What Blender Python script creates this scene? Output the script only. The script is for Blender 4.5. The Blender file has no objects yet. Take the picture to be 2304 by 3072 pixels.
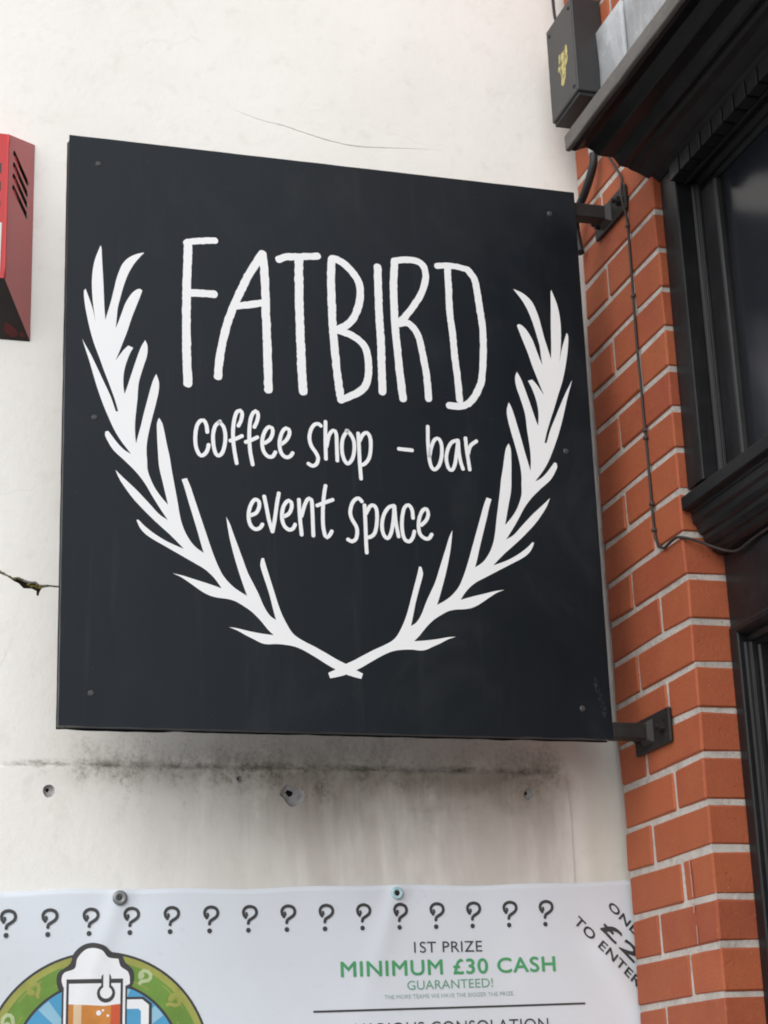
import bpy, bmesh, math, random
from mathutils import Vector, Matrix, geometry, noise
random.seed(7)
scene = bpy.context.scene
COL = scene.collection

# ---------------------------------------------------------------- camera
CAM_LOC=(2.7230,-1.3405,1.6021)
CAM_R=(0.27689,0.96024,-0.03564); CAM_U=(0.30711,-0.05329,0.95018); CAM_F=(-0.91050,0.27404,0.30965)
CAM_LENS=65.679
cam_d = bpy.data.cameras.new('camera')
cam = bpy.data.objects.new('camera', cam_d)
COL.objects.link(cam)
cam.matrix_world = Matrix((
    (CAM_R[0], CAM_U[0], -CAM_F[0], CAM_LOC[0]),
    (CAM_R[1], CAM_U[1], -CAM_F[1], CAM_LOC[1]),
    (CAM_R[2], CAM_U[2], -CAM_F[2], CAM_LOC[2]),
    (0, 0, 0, 1)))
cam_d.sensor_fit = 'VERTICAL'
cam_d.sensor_height = 36.0
cam_d.lens = CAM_LENS
cam_d.clip_start = 0.05
cam_d.clip_end = 500
cam_d.dof.use_dof = True
cam_d.dof.focus_distance = 3.0
cam_d.dof.aperture_fstop = 11.0
scene.camera = cam
scene.render.resolution_x = 768
scene.render.resolution_y = 1024

# ---------------------------------------------------------------- sky, sun, exposure
SUN_FROM = Vector((0.72, -0.62, 0.80)).normalized()     # towards the sun, over the street
world = bpy.data.worlds.new('World')
scene.world = world
world.use_nodes = True
wn, wl = world.node_tree.nodes, world.node_tree.links
wn.clear()
wo = wn.new('ShaderNodeOutputWorld')
wb = wn.new('ShaderNodeBackground')
ws = wn.new('ShaderNodeTexSky')
ws.sky_type = 'NISHITA'
ws.sun_disc = False
ws.sun_elevation = math.asin(SUN_FROM.z)
ws.sun_rotation = math.atan2(SUN_FROM.x, SUN_FROM.y)
ws.air_density = 1.0
ws.dust_density = 3.0
ws.ozone_density = 1.0
wh = wn.new('ShaderNodeHueSaturation')                   # an overcast sky: nearly grey
wh.inputs['Saturation'].default_value = 0.42
wl.new(ws.outputs[0], wh.inputs['Color'])
wl.new(wh.outputs[0], wb.inputs[0])
wb.inputs[1].default_value = 0.13
wl.new(wb.outputs[0], wo.inputs[0])
sun_d = bpy.data.lights.new('sun', 'SUN')
sun_d.energy = 1.5
sun_d.angle = math.radians(120)
sun_d.color = (0.965, 0.985, 1.0)
sun = bpy.data.objects.new('sun', sun_d)
COL.objects.link(sun)
sun.location = SUN_FROM * 12
sun.rotation_euler = SUN_FROM.to_track_quat('Z', 'Y').to_euler()
vs = scene.view_settings
vs.view_transform = 'Standard'
vs.look = 'None'
vs.exposure = 0.28
vs.gamma = 1.0
vs.use_curve_mapping = False
scene.cycles.filter_width = 1.9

# ---------------------------------------------------------------- traced shapes, in metres on their own planes
ZO = 1.77          # height above the pavement of the lowest course in view
WALL_X = -0.45     # plane of the cream rendered wall
PIL = 0.3297       # width of the brick pilaster
DRIPS = [[(-.0775, .2180), (-.0762, .1880), (-.0755, .1590)], [(-.0755, .1470), (-.0760, .1340)], [(-.0712, .1110), (-.0708, .0970), (-.0710, .0840)]]
SIGN_W,SIGN_H=0.9334,1.0274
LAUREL=[[0.4946,0.0987],[0.4916,0.09],[0.4802,0.0924],[0.4626,0.0978],[0.4398,0.1086],[0.4184,0.1213],[0.397,0.1333],[0.381,0.1397],[0.3649,0.1424],[0.3488,0.1432],[0.3355,0.1422],[0.3248,0.1437],[0.3116,0.1499],[0.2984,0.1561],[0.2853,0.1631],[0.2708,0.1684],[0.2853,0.1668],[0.3038,0.163],[0.3251,0.1597],[0.3451,0.1577],[0.3358,0.1668],[0.3227,0.1824],[0.3095,0.1953],[0.2963,0.2042],[0.283,0.2117],[0.2698,0.2152],[0.2539,0.2167],[0.2407,0.2194],[0.2276,0.2255],[0.2145,0.2343],[0.2014,0.2432],[0.1909,0.2494],[0.1791,0.2542],[0.1961,0.251],[0.2171,0.2452],[0.2382,0.2394],[0.2593,0.2328],[0.2527,0.2428],[0.2435,0.2537],[0.2303,0.2647],[0.2145,0.2734],[0.1961,0.2834],[0.1777,0.2933],[0.1593,0.3032],[0.1436,0.3118],[0.1331,0.3194],[0.1252,0.3285],[0.1194,0.3412],[0.1225,0.3419],[0.1317,0.3329],[0.1461,0.3215],[0.1645,0.3102],[0.1803,0.3029],[0.1974,0.2964],[0.1881,0.306],[0.175,0.3189],[0.1618,0.3305],[0.146,0.3446],[0.1302,0.3601],[0.1143,0.377],[0.1024,0.3927],[0.0918,0.4085],[0.0846,0.4246],[0.0983,0.4117],[0.1194,0.3924],[0.1406,0.3703],[0.1564,0.3534],[0.1709,0.3441],[0.159,0.3618],[0.1457,0.383],[0.1324,0.4056],[0.1178,0.424],[0.1006,0.4409],[0.082,0.4577],[0.0733,0.4705],[0.0668,0.4838],[0.0675,0.4903],[0.0721,0.4915],[0.08,0.4811],[0.0905,0.4681],[0.101,0.4588],[0.11,0.4543],[0.1026,0.4635],[0.0921,0.4774],[0.0816,0.495],[0.0727,0.5146],[0.0637,0.5361],[0.0547,0.5614],[0.0474,0.585],[0.0401,0.6106],[0.0336,0.6307],[0.0272,0.6509],[0.0335,0.6392],[0.0424,0.623],[0.0541,0.5987],[0.0649,0.5752],[0.0756,0.5519],[0.0843,0.5266],[0.0881,0.5272],[0.0826,0.5468],[0.0736,0.5722],[0.0646,0.5958],[0.0555,0.6213],[0.0473,0.6433],[0.0408,0.6654],[0.0352,0.6897],[0.0313,0.7103],[0.0289,0.7293],[0.0291,0.7389],[0.0316,0.7421],[0.0353,0.7319],[0.0399,0.7189],[0.0445,0.704],[0.0496,0.6815],[0.0464,0.7003],[0.0433,0.7269],[0.0419,0.7557],[0.0433,0.7791],[0.0465,0.797],[0.0516,0.8133],[0.0558,0.8245],[0.0573,0.8198],[0.0586,0.7964],[0.0607,0.7635],[0.0621,0.7365],[0.0634,0.7096],[0.0653,0.6887],[0.0699,0.7064],[0.075,0.7262],[0.0791,0.7459],[0.0833,0.7658],[0.0875,0.7799],[0.0927,0.7932],[0.1007,0.8039],[0.1113,0.8119],[0.122,0.8166],[0.1301,0.8189],[0.1221,0.8091],[0.1124,0.7953],[0.1045,0.7797],[0.0984,0.7635],[0.0933,0.7454],[0.0891,0.7276],[0.0857,0.7118],[0.0842,0.6924],[0.0827,0.6751],[0.0878,0.6889],[0.0929,0.7048],[0.098,0.7207],[0.1041,0.733],[0.1102,0.7423],[0.1173,0.7489],[0.1226,0.751],[0.1271,0.7483],[0.1228,0.7348],[0.1158,0.7148],[0.1089,0.6948],[0.1021,0.6711],[0.0953,0.6514],[0.0893,0.6338],[0.0831,0.6172],[0.0903,0.6282],[0.0972,0.6383],[0.1041,0.6456],[0.1124,0.6425],[0.1069,0.6316],[0.1027,0.6198],[0.0993,0.6082],[0.0971,0.5967],[0.0961,0.5834],[0.0967,0.5704],[0.0985,0.5584],[0.1032,0.5728],[0.1082,0.5901],[0.1133,0.6075],[0.1193,0.627],[0.1253,0.6446],[0.1323,0.658],[0.1355,0.6513],[0.1367,0.6418],[0.1352,0.6284],[0.1317,0.6167],[0.1266,0.5992],[0.1223,0.5819],[0.1207,0.5667],[0.12,0.5517],[0.1184,0.5348],[0.1168,0.5179],[0.1161,0.5012],[0.1166,0.4865],[0.1181,0.4728],[0.1214,0.4868],[0.1265,0.5075],[0.1315,0.5302],[0.1366,0.5511],[0.1417,0.5722],[0.1469,0.5896],[0.1513,0.5984],[0.1549,0.5883],[0.1562,0.579],[0.155,0.5657],[0.1507,0.5448],[0.1456,0.5238],[0.1413,0.5049],[0.138,0.488],[0.136,0.4731],[0.1356,0.4584],[0.1365,0.4457],[0.1375,0.4281],[0.1429,0.4118],[0.1509,0.3957],[0.1615,0.3812],[0.1713,0.3702],[0.1627,0.4075],[0.1565,0.4349],[0.1543,0.4634],[0.1528,0.491],[0.1527,0.5113],[0.1561,0.5209],[0.1614,0.512],[0.165,0.4974],[0.1695,0.4737],[0.1739,0.4537],[0.1767,0.4351],[0.1813,0.4087],[0.1867,0.3785],[0.1907,0.354],[0.1947,0.3378],[0.2013,0.3217],[0.2106,0.3072],[0.2198,0.2981],[0.2304,0.2913],[0.2264,0.3039],[0.2198,0.3282],[0.2119,0.3552],[0.2039,0.3823],[0.1986,0.4014],[0.1938,0.4156],[0.2026,0.4184],[0.2093,0.4021],[0.2172,0.3776],[0.2252,0.3532],[0.2331,0.3289],[0.241,0.3047],[0.2476,0.2859],[0.2542,0.2699],[0.2608,0.2566],[0.2687,0.2462],[0.2779,0.2371],[0.2885,0.2295],[0.3018,0.2219],[0.2966,0.2366],[0.2888,0.2606],[0.281,0.2875],[0.2745,0.3146],[0.2706,0.3364],[0.2681,0.3556],[0.2747,0.3422],[0.2813,0.3232],[0.2891,0.3016],[0.2957,0.2828],[0.3035,0.2613],[0.3127,0.2427],[0.3206,0.2268],[0.3284,0.2082],[0.3349,0.1963],[0.3415,0.1885],[0.3495,0.1834],[0.3457,0.1981],[0.3393,0.2249],[0.3329,0.2463],[0.3277,0.2624],[0.3244,0.276],[0.3267,0.287],[0.3308,0.2878],[0.3346,0.2737],[0.3411,0.2521],[0.3475,0.2306],[0.3539,0.2092],[0.3604,0.1919],[0.3669,0.1786],[0.3747,0.1655],[0.384,0.1564],[0.4,0.1476],[0.4161,0.14],[0.4349,0.1299],[0.451,0.121],[0.4644,0.1147],[0.4779,0.1071]]
LAUREL_AXIS=0.4651
BIG=[['F',[[[[0.2058,0.8465],[0.2048,0.8112],[0.203,0.7546],[0.2024,0.6987],[0.2027,0.6436],[0.2048,0.5856]],0.0147],[[[0.2026,0.8448],[0.2114,0.8484],[0.2359,0.8527],[0.253,0.8546]],0.012],[[[0.207,0.7522],[0.227,0.7529],[0.2505,0.7534]],0.0136]]],['A',[[[[0.3361,0.8388],[0.3242,0.8183],[0.3097,0.7919],[0.2952,0.7601],[0.2809,0.7249],[0.2702,0.6903],[0.2621,0.6525],[0.2576,0.621],[0.2567,0.6026]],0.0141],[[[0.3361,0.8388],[0.3393,0.8103],[0.3405,0.7685],[0.3409,0.7307],[0.342,0.6839],[0.3428,0.6375],[0.3433,0.586]],0.0147],[[[0.288,0.7349],[0.3056,0.7385],[0.334,0.7451]],0.0131]]],['T',[[[[0.3656,0.8308],[0.3783,0.8366],[0.4055,0.8405],[0.4357,0.8444]],0.0131],[[[0.4019,0.8382],[0.401,0.7938],[0.4007,0.7365],[0.4014,0.68],[0.4022,0.6334],[0.404,0.5873]],0.0152]]],['B',[[[[0.4612,0.8415],[0.4592,0.8051],[0.4591,0.7627],[0.4597,0.7208],[0.4616,0.6793],[0.4644,0.6383],[0.4683,0.5976],[0.4711,0.5775]],0.0141],[[[0.4618,0.8427],[0.4719,0.8416],[0.4878,0.8315],[0.5016,0.8159],[0.5102,0.7997],[0.5116,0.7785],[0.5079,0.757],[0.4991,0.735],[0.4866,0.7191],[0.4683,0.708]],0.0134],[[[0.4683,0.707],[0.4881,0.7015],[0.5039,0.6936],[0.5156,0.6821],[0.5211,0.6659],[0.5223,0.6432],[0.5195,0.6182],[0.511,0.6011],[0.4948,0.5895],[0.4717,0.5779]],0.013]]],['I',[[[[0.5454,0.8351],[0.5449,0.8032],[0.5449,0.7712],[0.5454,0.7289],[0.5464,0.687],[0.5461,0.6453],[0.5459,0.5982]],0.0141]]],['R',[[[[0.5774,0.8497],[0.5737,0.8062],[0.5732,0.7527],[0.5736,0.721],[0.5761,0.6792],[0.5786,0.6377],[0.5827,0.5884]],0.0138],[[[0.5764,0.8501],[0.5952,0.8543],[0.616,0.8545],[0.6293,0.8477],[0.6347,0.8298],[0.6319,0.8122],[0.6225,0.7875],[0.6081,0.7647],[0.5908,0.7417],[0.5812,0.7334]],0.0123],[[[0.578,0.7288],[0.5945,0.7329],[0.6065,0.7251],[0.6161,0.708],[0.6212,0.6832],[0.6251,0.6562],[0.6281,0.6314],[0.6295,0.5921]],0.0127]]],['D',[[[[0.6565,0.8488],[0.6745,0.8514],[0.6955,0.851],[0.7144,0.8473]],0.0116],[[[0.6764,0.8472],[0.6765,0.8059],[0.6765,0.7628],[0.6797,0.7203],[0.6818,0.678],[0.6849,0.6362],[0.6869,0.5946]],0.0127],[[[0.7144,0.8473],[0.7263,0.8306],[0.7303,0.807],[0.7337,0.7726],[0.737,0.7363],[0.7368,0.7042],[0.7336,0.6614],[0.7281,0.6293],[0.7164,0.6053],[0.7032,0.5896],[0.6863,0.5827],[0.6668,0.5826]],0.013]]]]
SMALL=[['coffee','c',[[[0.2372,0.5015],[0.2361,0.5126],[0.2319,0.5219],[0.2265,0.5215],[0.2204,0.5131],[0.2174,0.4984],[0.2171,0.4809],[0.2204,0.4668],[0.2264,0.4593],[0.2333,0.4629],[0.2378,0.4712],[0.2394,0.4793]]]],['coffee','o',[[[0.2592,0.5224],[0.251,0.5137],[0.2471,0.4974],[0.2478,0.4782],[0.2515,0.4642],[0.2569,0.4613],[0.263,0.4681],[0.2669,0.4828],[0.2678,0.4989],[0.2648,0.5131],[0.2572,0.5214]]]],['coffee','f',[[[0.2903,0.5166],[0.295,0.5267],[0.297,0.5382],[0.2944,0.5445],[0.2889,0.5424],[0.2842,0.5307],[0.2813,0.5111],[0.2811,0.4918],[0.283,0.4727],[0.2866,0.4498]],[[0.2762,0.4891],[0.287,0.4938],[0.2963,0.499]]]],['coffee','f',[[[0.3178,0.5163],[0.323,0.5288],[0.3244,0.5403],[0.3208,0.5457],[0.3161,0.5421],[0.3113,0.5295],[0.3091,0.5099],[0.3089,0.4906],[0.3102,0.4714],[0.314,0.4493]],[[0.3024,0.4885],[0.3132,0.4933],[0.3229,0.4988]]]],['coffee','e',[[[0.3357,0.4893],[0.3443,0.4963],[0.3492,0.508],[0.3486,0.5169],[0.3431,0.5189],[0.3368,0.512],[0.3319,0.4987],[0.331,0.4841],[0.3339,0.473],[0.3408,0.4655],[0.3486,0.466],[0.3534,0.4744]]]],['coffee','e',[[[0.3645,0.4897],[0.3725,0.4967],[0.3782,0.5077],[0.3776,0.5166],[0.3721,0.5186],[0.3657,0.5108],[0.3615,0.4976],[0.361,0.4846],[0.3635,0.4735],[0.3704,0.4667],[0.3783,0.468],[0.3834,0.4749]]]],['shop','s',[[[0.434,0.5272],[0.43,0.5305],[0.4228,0.5289],[0.4165,0.52],[0.4131,0.505],[0.4158,0.4905],[0.4237,0.4785],[0.4275,0.4683],[0.4242,0.4577],[0.417,0.4541],[0.41,0.4578]]]],['shop','h',[[[0.4421,0.5356],[0.4412,0.5007],[0.4412,0.4682]],[[0.4426,0.4903],[0.448,0.5118],[0.4555,0.5207],[0.4605,0.5148],[0.4609,0.4916],[0.4612,0.4664]]]],['shop','o',[[[0.4809,0.5222],[0.4727,0.5093],[0.4697,0.4922],[0.4717,0.4734],[0.4786,0.4624],[0.4871,0.4703],[0.4917,0.4874],[0.4912,0.5043],[0.4853,0.5166],[0.4789,0.522]]]],['shop','p',[[[0.4995,0.5187],[0.5002,0.4944],[0.5007,0.4628],[0.5021,0.4367]],[[0.5016,0.505],[0.5082,0.5172],[0.5156,0.5209],[0.5209,0.5107],[0.5209,0.4916],[0.5172,0.4744],[0.5085,0.4633],[0.5023,0.4618]]]],['dash','dash',[[[0.5712,0.4955],[0.5954,0.4946]]]],['bar','b',[[[0.6257,0.5408],[0.6249,0.5138],[0.6258,0.4861],[0.6282,0.4692],[0.6343,0.4621],[0.6431,0.4702],[0.6486,0.4876],[0.6495,0.507],[0.6454,0.5185],[0.6379,0.518],[0.6308,0.5035],[0.6264,0.4861]]]],['bar','a',[[[0.6797,0.5188],[0.6688,0.5148],[0.6606,0.5013],[0.657,0.4839],[0.66,0.467],[0.6663,0.4632],[0.6722,0.4742],[0.6764,0.496],[0.6801,0.5178]],[[0.6802,0.5188],[0.6808,0.4963],[0.6831,0.4793],[0.6868,0.4667]]]],['bar','r',[[[0.694,0.5242],[0.6951,0.5037],[0.6973,0.4824],[0.699,0.4664]],[[0.6973,0.4953],[0.703,0.5108],[0.7144,0.5202]]]],['event','e',[[[0.3102,0.3605],[0.3194,0.3657],[0.3242,0.377],[0.3235,0.3856],[0.3174,0.3884],[0.3112,0.381],[0.3065,0.3666],[0.3063,0.3525],[0.31,0.3417],[0.3176,0.3367],[0.3252,0.3395],[0.3291,0.3459]]]],['event','v',[[[0.3329,0.3949],[0.3365,0.3762],[0.3407,0.3528],[0.3461,0.3343]],[[0.3461,0.3343],[0.35,0.3534],[0.3543,0.3819],[0.3581,0.402]]]],['event','e',[[[0.3671,0.3622],[0.3749,0.3674],[0.3797,0.3787],[0.3791,0.3874],[0.3745,0.3903],[0.3674,0.3827],[0.3633,0.3698],[0.3631,0.3557],[0.3668,0.3449],[0.3744,0.339],[0.3814,0.3417],[0.3851,0.349]]]],['event','n',[[[0.3924,0.3929],[0.3934,0.3637],[0.3959,0.3315]],[[0.3962,0.3638],[0.4032,0.3864],[0.4097,0.3964],[0.4143,0.3934],[0.4154,0.3728],[0.4157,0.3491],[0.416,0.331]]]],['event','t',[[[0.4392,0.4202],[0.4361,0.4025],[0.4335,0.3756],[0.4334,0.3491],[0.4364,0.3319],[0.44,0.3291],[0.4456,0.3355],[0.4481,0.3407]],[[0.4236,0.3843],[0.4368,0.3902],[0.4512,0.3962]]]],['space','s',[[[0.5023,0.3962],[0.4973,0.4015],[0.4911,0.3996],[0.4847,0.391],[0.4812,0.3763],[0.4839,0.3641],[0.4907,0.3522],[0.4924,0.3421],[0.49,0.3297],[0.4827,0.3248],[0.4757,0.3279]]]],['space','p',[[[0.5068,0.3902],[0.5073,0.3593],[0.5073,0.3285],[0.508,0.3062]],[[0.5094,0.3759],[0.5164,0.3887],[0.5237,0.3902],[0.5281,0.3811],[0.5274,0.3604],[0.5231,0.3417],[0.5146,0.334],[0.5095,0.3332]]]],['space','a',[[[0.5589,0.3922],[0.5495,0.3886],[0.5407,0.3756],[0.5364,0.3568],[0.5385,0.3404],[0.5454,0.3336],[0.5519,0.3432],[0.5569,0.3662],[0.5595,0.3912]],[[0.5599,0.3913],[0.561,0.3644],[0.5652,0.3377]]]],['space','c',[[[0.5921,0.3723],[0.591,0.3868],[0.5851,0.3948],[0.5776,0.3902],[0.5727,0.3712],[0.5719,0.3505],[0.5754,0.3342],[0.5835,0.3301],[0.59,0.337],[0.5936,0.3486]]]],['space','e',[[[0.6066,0.3607],[0.6154,0.3695],[0.6196,0.3801],[0.6173,0.3894],[0.611,0.388],[0.6041,0.3751],[0.6013,0.3583],[0.6038,0.3439],[0.6119,0.3371],[0.6192,0.3375],[0.6244,0.345]]]]]
SIGN_SCREWS=[[0.0503,0.9772],[0.8818,0.9776],[0.0494,0.5133],[0.8822,0.5133],[0.0499,0.0526],[0.8807,0.0511]]
SCUFF=[[0.9053,0.1037],[0.91,0.0877],[0.9139,0.0718],[0.9171,0.0575],[0.9209,0.04]]
STICKER=[[-0.184,1.794],[-0.183,1.765],[-0.187,1.758],[-0.197,1.752],[-0.197,1.736],[-0.206,1.726],[-0.213,1.717],[-0.225,1.728],[-0.221,1.738],[-0.223,1.752],[-0.236,1.762],[-0.229,1.776],[-0.227,1.794],[-0.208,1.789],[-0.2,1.796]]
SIGN_O=(-0.1517,-1.0144,2.2012); SIGN_U=(-0.01421,0.99990,0.00051); SIGN_N=(0.99988,0.01422,-0.00610); SIGN_V=(0.00611,-0.00042,0.99998)

# ---------------------------------------------------------------- helpers
def tag(o, label=None, cat=None, group=None, kind=None):
    if label: o['label'] = label
    if cat: o['category'] = cat
    if group: o['group'] = group
    if kind: o['kind'] = kind
    return o

def empty(name, loc, label=None, cat=None, group=None):
    o = bpy.data.objects.new(name, None)
    COL.objects.link(o)
    o.location = loc
    o.empty_display_size = 0.1
    return tag(o, label, cat, group)

def link(name, me, mat=None, parent=None):
    o = bpy.data.objects.new(name, me)
    COL.objects.link(o)
    if mat is not None and not me.materials: me.materials.append(mat)
    if parent is not None: o.parent = parent
    return o

def mesh(name, verts, faces, mat=None, parent=None, off=None, smooth=False):
    """verts in world metres; off (the root's location) is taken away so the part sits under its root"""
    if off is not None:
        verts = [(v[0]-off[0], v[1]-off[1], v[2]-off[2]) for v in verts]
    me = bpy.data.meshes.new(name)
    me.from_pydata([tuple(v) for v in verts], [], faces)
    me.update()
    if smooth:
        for f in me.polygons: f.use_smooth = True
    return link(name, me, mat, parent)

def from_bm(name, bm, mat=None, parent=None, off=None, smooth=False):
    if off is not None:
        bmesh.ops.translate(bm, verts=bm.verts, vec=(-off[0], -off[1], -off[2]))
    bmesh.ops.recalc_face_normals(bm, faces=bm.faces)
    me = bpy.data.meshes.new(name)
    bm.to_mesh(me); bm.free()
    if smooth:
        for f in me.polygons: f.use_smooth = True
    return link(name, me, mat, parent)

def bm_box(x0, x1, y0, y1, z0, z1, bev=0.0, seg=1):
    bm = bmesh.new()
    bmesh.ops.create_cube(bm, size=1.0)
    for v in bm.verts:
        v.co = Vector((x0+(v.co.x+.5)*(x1-x0), y0+(v.co.y+.5)*(y1-y0), z0+(v.co.z+.5)*(z1-z0)))
    if bev: bmesh.ops.bevel(bm, geom=bm.edges[:], offset=bev, segments=seg, affect='EDGES', profile=0.5)
    return bm

def box(name, x0, x1, y0, y1, z0, z1, mat, parent=None, off=None, bev=0.0, seg=1):
    return from_bm(name, bm_box(x0, x1, y0, y1, z0, z1, bev, seg), mat, parent, off)

def prism_x(name, prof, x0, x1, mat, parent=None, off=None, bev=0.0012, cuts=1):
    """a moulding: a (y, z) profile run along x"""
    bm = bmesh.new()
    rings = []
    for i in range(cuts+1):
        x = x0 + (x1-x0)*i/cuts
        rings.append([bm.verts.new((x, y, z)) for y, z in prof])
    n = len(prof)
    for a, b in zip(rings, rings[1:]):
        for i in range(n):
            bm.faces.new((a[i], a[(i+1) % n], b[(i+1) % n], b[i]))
    bm.faces.new(rings[0]); bm.faces.new(rings[-1])
    bmesh.ops.recalc_face_normals(bm, faces=bm.faces)
    if bev:
        ed = [e for e in bm.edges if e.is_manifold and e.calc_face_angle(0) > 0.5]
        bmesh.ops.bevel(bm, geom=ed, offset=bev, segments=1, affect='EDGES', profile=0.5, clamp_overlap=True)
    return from_bm(name, bm, mat, parent, off)

def prism_z(name, prof, z0, z1, mat, parent=None, off=None, bev=0.0012):
    """a post: an (x, y) plan run up z"""
    bm = bmesh.new()
    a = [bm.verts.new((x, y, z0)) for x, y in prof]
    b = [bm.verts.new((x, y, z1)) for x, y in prof]
    n = len(prof)
    for i in range(n): bm.faces.new((a[i], a[(i+1) % n], b[(i+1) % n], b[i]))
    bm.faces.new(a); bm.faces.new(b)
    bmesh.ops.recalc_face_normals(bm, faces=bm.faces)
    if bev:
        ed = [e for e in bm.edges if e.is_manifold and e.calc_face_angle(0) > 0.5]
        bmesh.ops.bevel(bm, geom=ed, offset=bev, segments=1, affect='EDGES', profile=0.5, clamp_overlap=True)
    return from_bm(name, bm, mat, parent, off)

def catmull(pts, step):
    P = [Vector((p[0], p[1])) if len(p) == 2 else Vector(p) for p in pts]
    out = []
    for i in range(len(P)-1):
        p0 = P[i-1] if i else P[0]*2-P[1]
        p1, p2 = P[i], P[i+1]
        p3 = P[i+2] if i+2 < len(P) else P[-1]*2-P[-2]
        n = max(1, int((p2-p1).length/step))
        for k in range(n):
            t = k/n
            out.append(0.5*((2*p1)+(p2-p0)*t+(2*p0-5*p1+4*p2-p3)*t*t+(3*p1-p0-3*p2+p3)*t**3))
    out.append(P[-1])
    return out

def ribbon2d(pts, width, step=0.004, rough=0.0, seed=0):
    """outline faces of a pen stroke with round ends: returns verts2d, faces"""
    P = catmull(pts, step)
    n = len(P)
    V, F = [], []
    L = []
    for i, p in enumerate(P):
        t = (P[min(i+1, n-1)]-P[max(i-1, 0)])
        t = t.normalized() if t.length else Vector((1, 0))
        nn = Vector((-t.y, t.x))
        a = width/2*(1+rough*noise.noise(Vector((p.x*260, p.y*260, seed+3.3))))
        b = width/2*(1+rough*noise.noise(Vector((p.x*260, p.y*260, seed+9.1))))
        L.append((p, t, a, b))
        V += [p+nn*a, p-nn*b]
    for i in range(n-1):
        F.append((2*i, 2*i+1, 2*i+3, 2*i+2))
    for idx, sgn in ((0, -1), (n-1, 1)):
        p, t, a, b = L[idx]
        nn = Vector((-t.y, t.x))
        cen = len(V); V.append(p)
        ring = [2*idx]
        for k in range(1, 8):
            ang = math.pi*k/8
            r = a*(1-k/8)+b*k/8
            r *= 1+rough*0.6*noise.noise(Vector((k*1.7, seed, idx)))
            V.append(p+nn*r*math.cos(ang)+t*sgn*r*math.sin(ang)*0.9)
            ring.append(len(V)-1)
        ring.append(2*idx+1)
        for k in range(len(ring)-1):
            F.append((cen, ring[k], ring[k+1]) if sgn < 0 else (cen, ring[k+1], ring[k]))
    return V, F

def tess(outer, holes=()):
    loops = [[Vector((p[0], p[1], 0)) for p in l] for l in [outer]+list(holes)]
    tris = geometry.tessellate_polygon(loops)
    V = [(p.x, p.y) for l in loops for p in l]
    F = []
    for t in tris:
        a, b, c = (Vector(V[i]) for i in t)
        F.append(tuple(t) if (b-a).cross(c-a) > 0 else tuple(reversed(t)))
    return V, F

def tube(name, pts, r, mat, parent=None, off=None, seg=8, step=0.01):
    P = catmull(pts, step)
    n = len(P)
    V, F = [], []
    up = Vector((0.3, 1, 0.2)).normalized()
    for i, p in enumerate(P):
        t = (P[min(i+1, n-1)]-P[max(i-1, 0)]).normalized()
        a = t.cross(up)
        if a.length < 1e-3: a = t.cross(Vector((1, 0, 0)))
        a.normalize(); b = t.cross(a)
        for k in range(seg):
            g = 2*math.pi*k/seg
            V.append(p+(a*math.cos(g)+b*math.sin(g))*r)
    for i in range(n-1):
        for k in range(seg):
            F.append((i*seg+k, i*seg+(k+1) % seg, (i+1)*seg+(k+1) % seg, (i+1)*seg+k))
    F.append(tuple(range(seg))[::-1]); F.append(tuple(range((n-1)*seg, n*seg)))
    return mesh(name, V, F, mat, parent, off, smooth=True)

# node expression helper --------------------------------------------------
class X:
    """a socket with arithmetic"""
    def __init__(s, nt, so): s.nt, s.so = nt, so
    def _m(s, op, *args):
        n = s.nt.nodes.new('ShaderNodeMath'); n.operation = op
        for i, a in enumerate(args):
            if isinstance(a, X): s.nt.links.new(a.so, n.inputs[i])
            else: n.inputs[i].default_value = a
        return X(s.nt, n.outputs[0])
    def __add__(s, o): return s._m('ADD', s, o)
    __radd__ = __add__
    def __sub__(s, o): return s._m('SUBTRACT', s, o)
    def __rsub__(s, o): return s._m('SUBTRACT', o, s)
    def __mul__(s, o): return s._m('MULTIPLY', s, o)
    __rmul__ = __mul__
    def __truediv__(s, o): return s._m('DIVIDE', s, o)
    def abs(s): return s._m('ABSOLUTE', s)
    def sq(s): return s*s
    def clamp(s): 
        r = s._m('ADD', s, 0.0); r.so.node.use_clamp = True; return r
    def max(s, o): return s._m('MAXIMUM', s, o)
    def step(s, a, b):
        """smoothstep: 0 at a, 1 at b (a may be above b)"""
        n = s.nt.nodes.new('ShaderNodeMapRange'); n.interpolation_type = 'SMOOTHSTEP'
        if a <= b: v = (a, b, 0.0, 1.0)
        else: v = (b, a, 1.0, 0.0)
        s.nt.links.new(s.so, n.inputs[0])
        for i in range(4): n.inputs[i+1].default_value = v[i]
        return X(s.nt, n.outputs[0])

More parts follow.
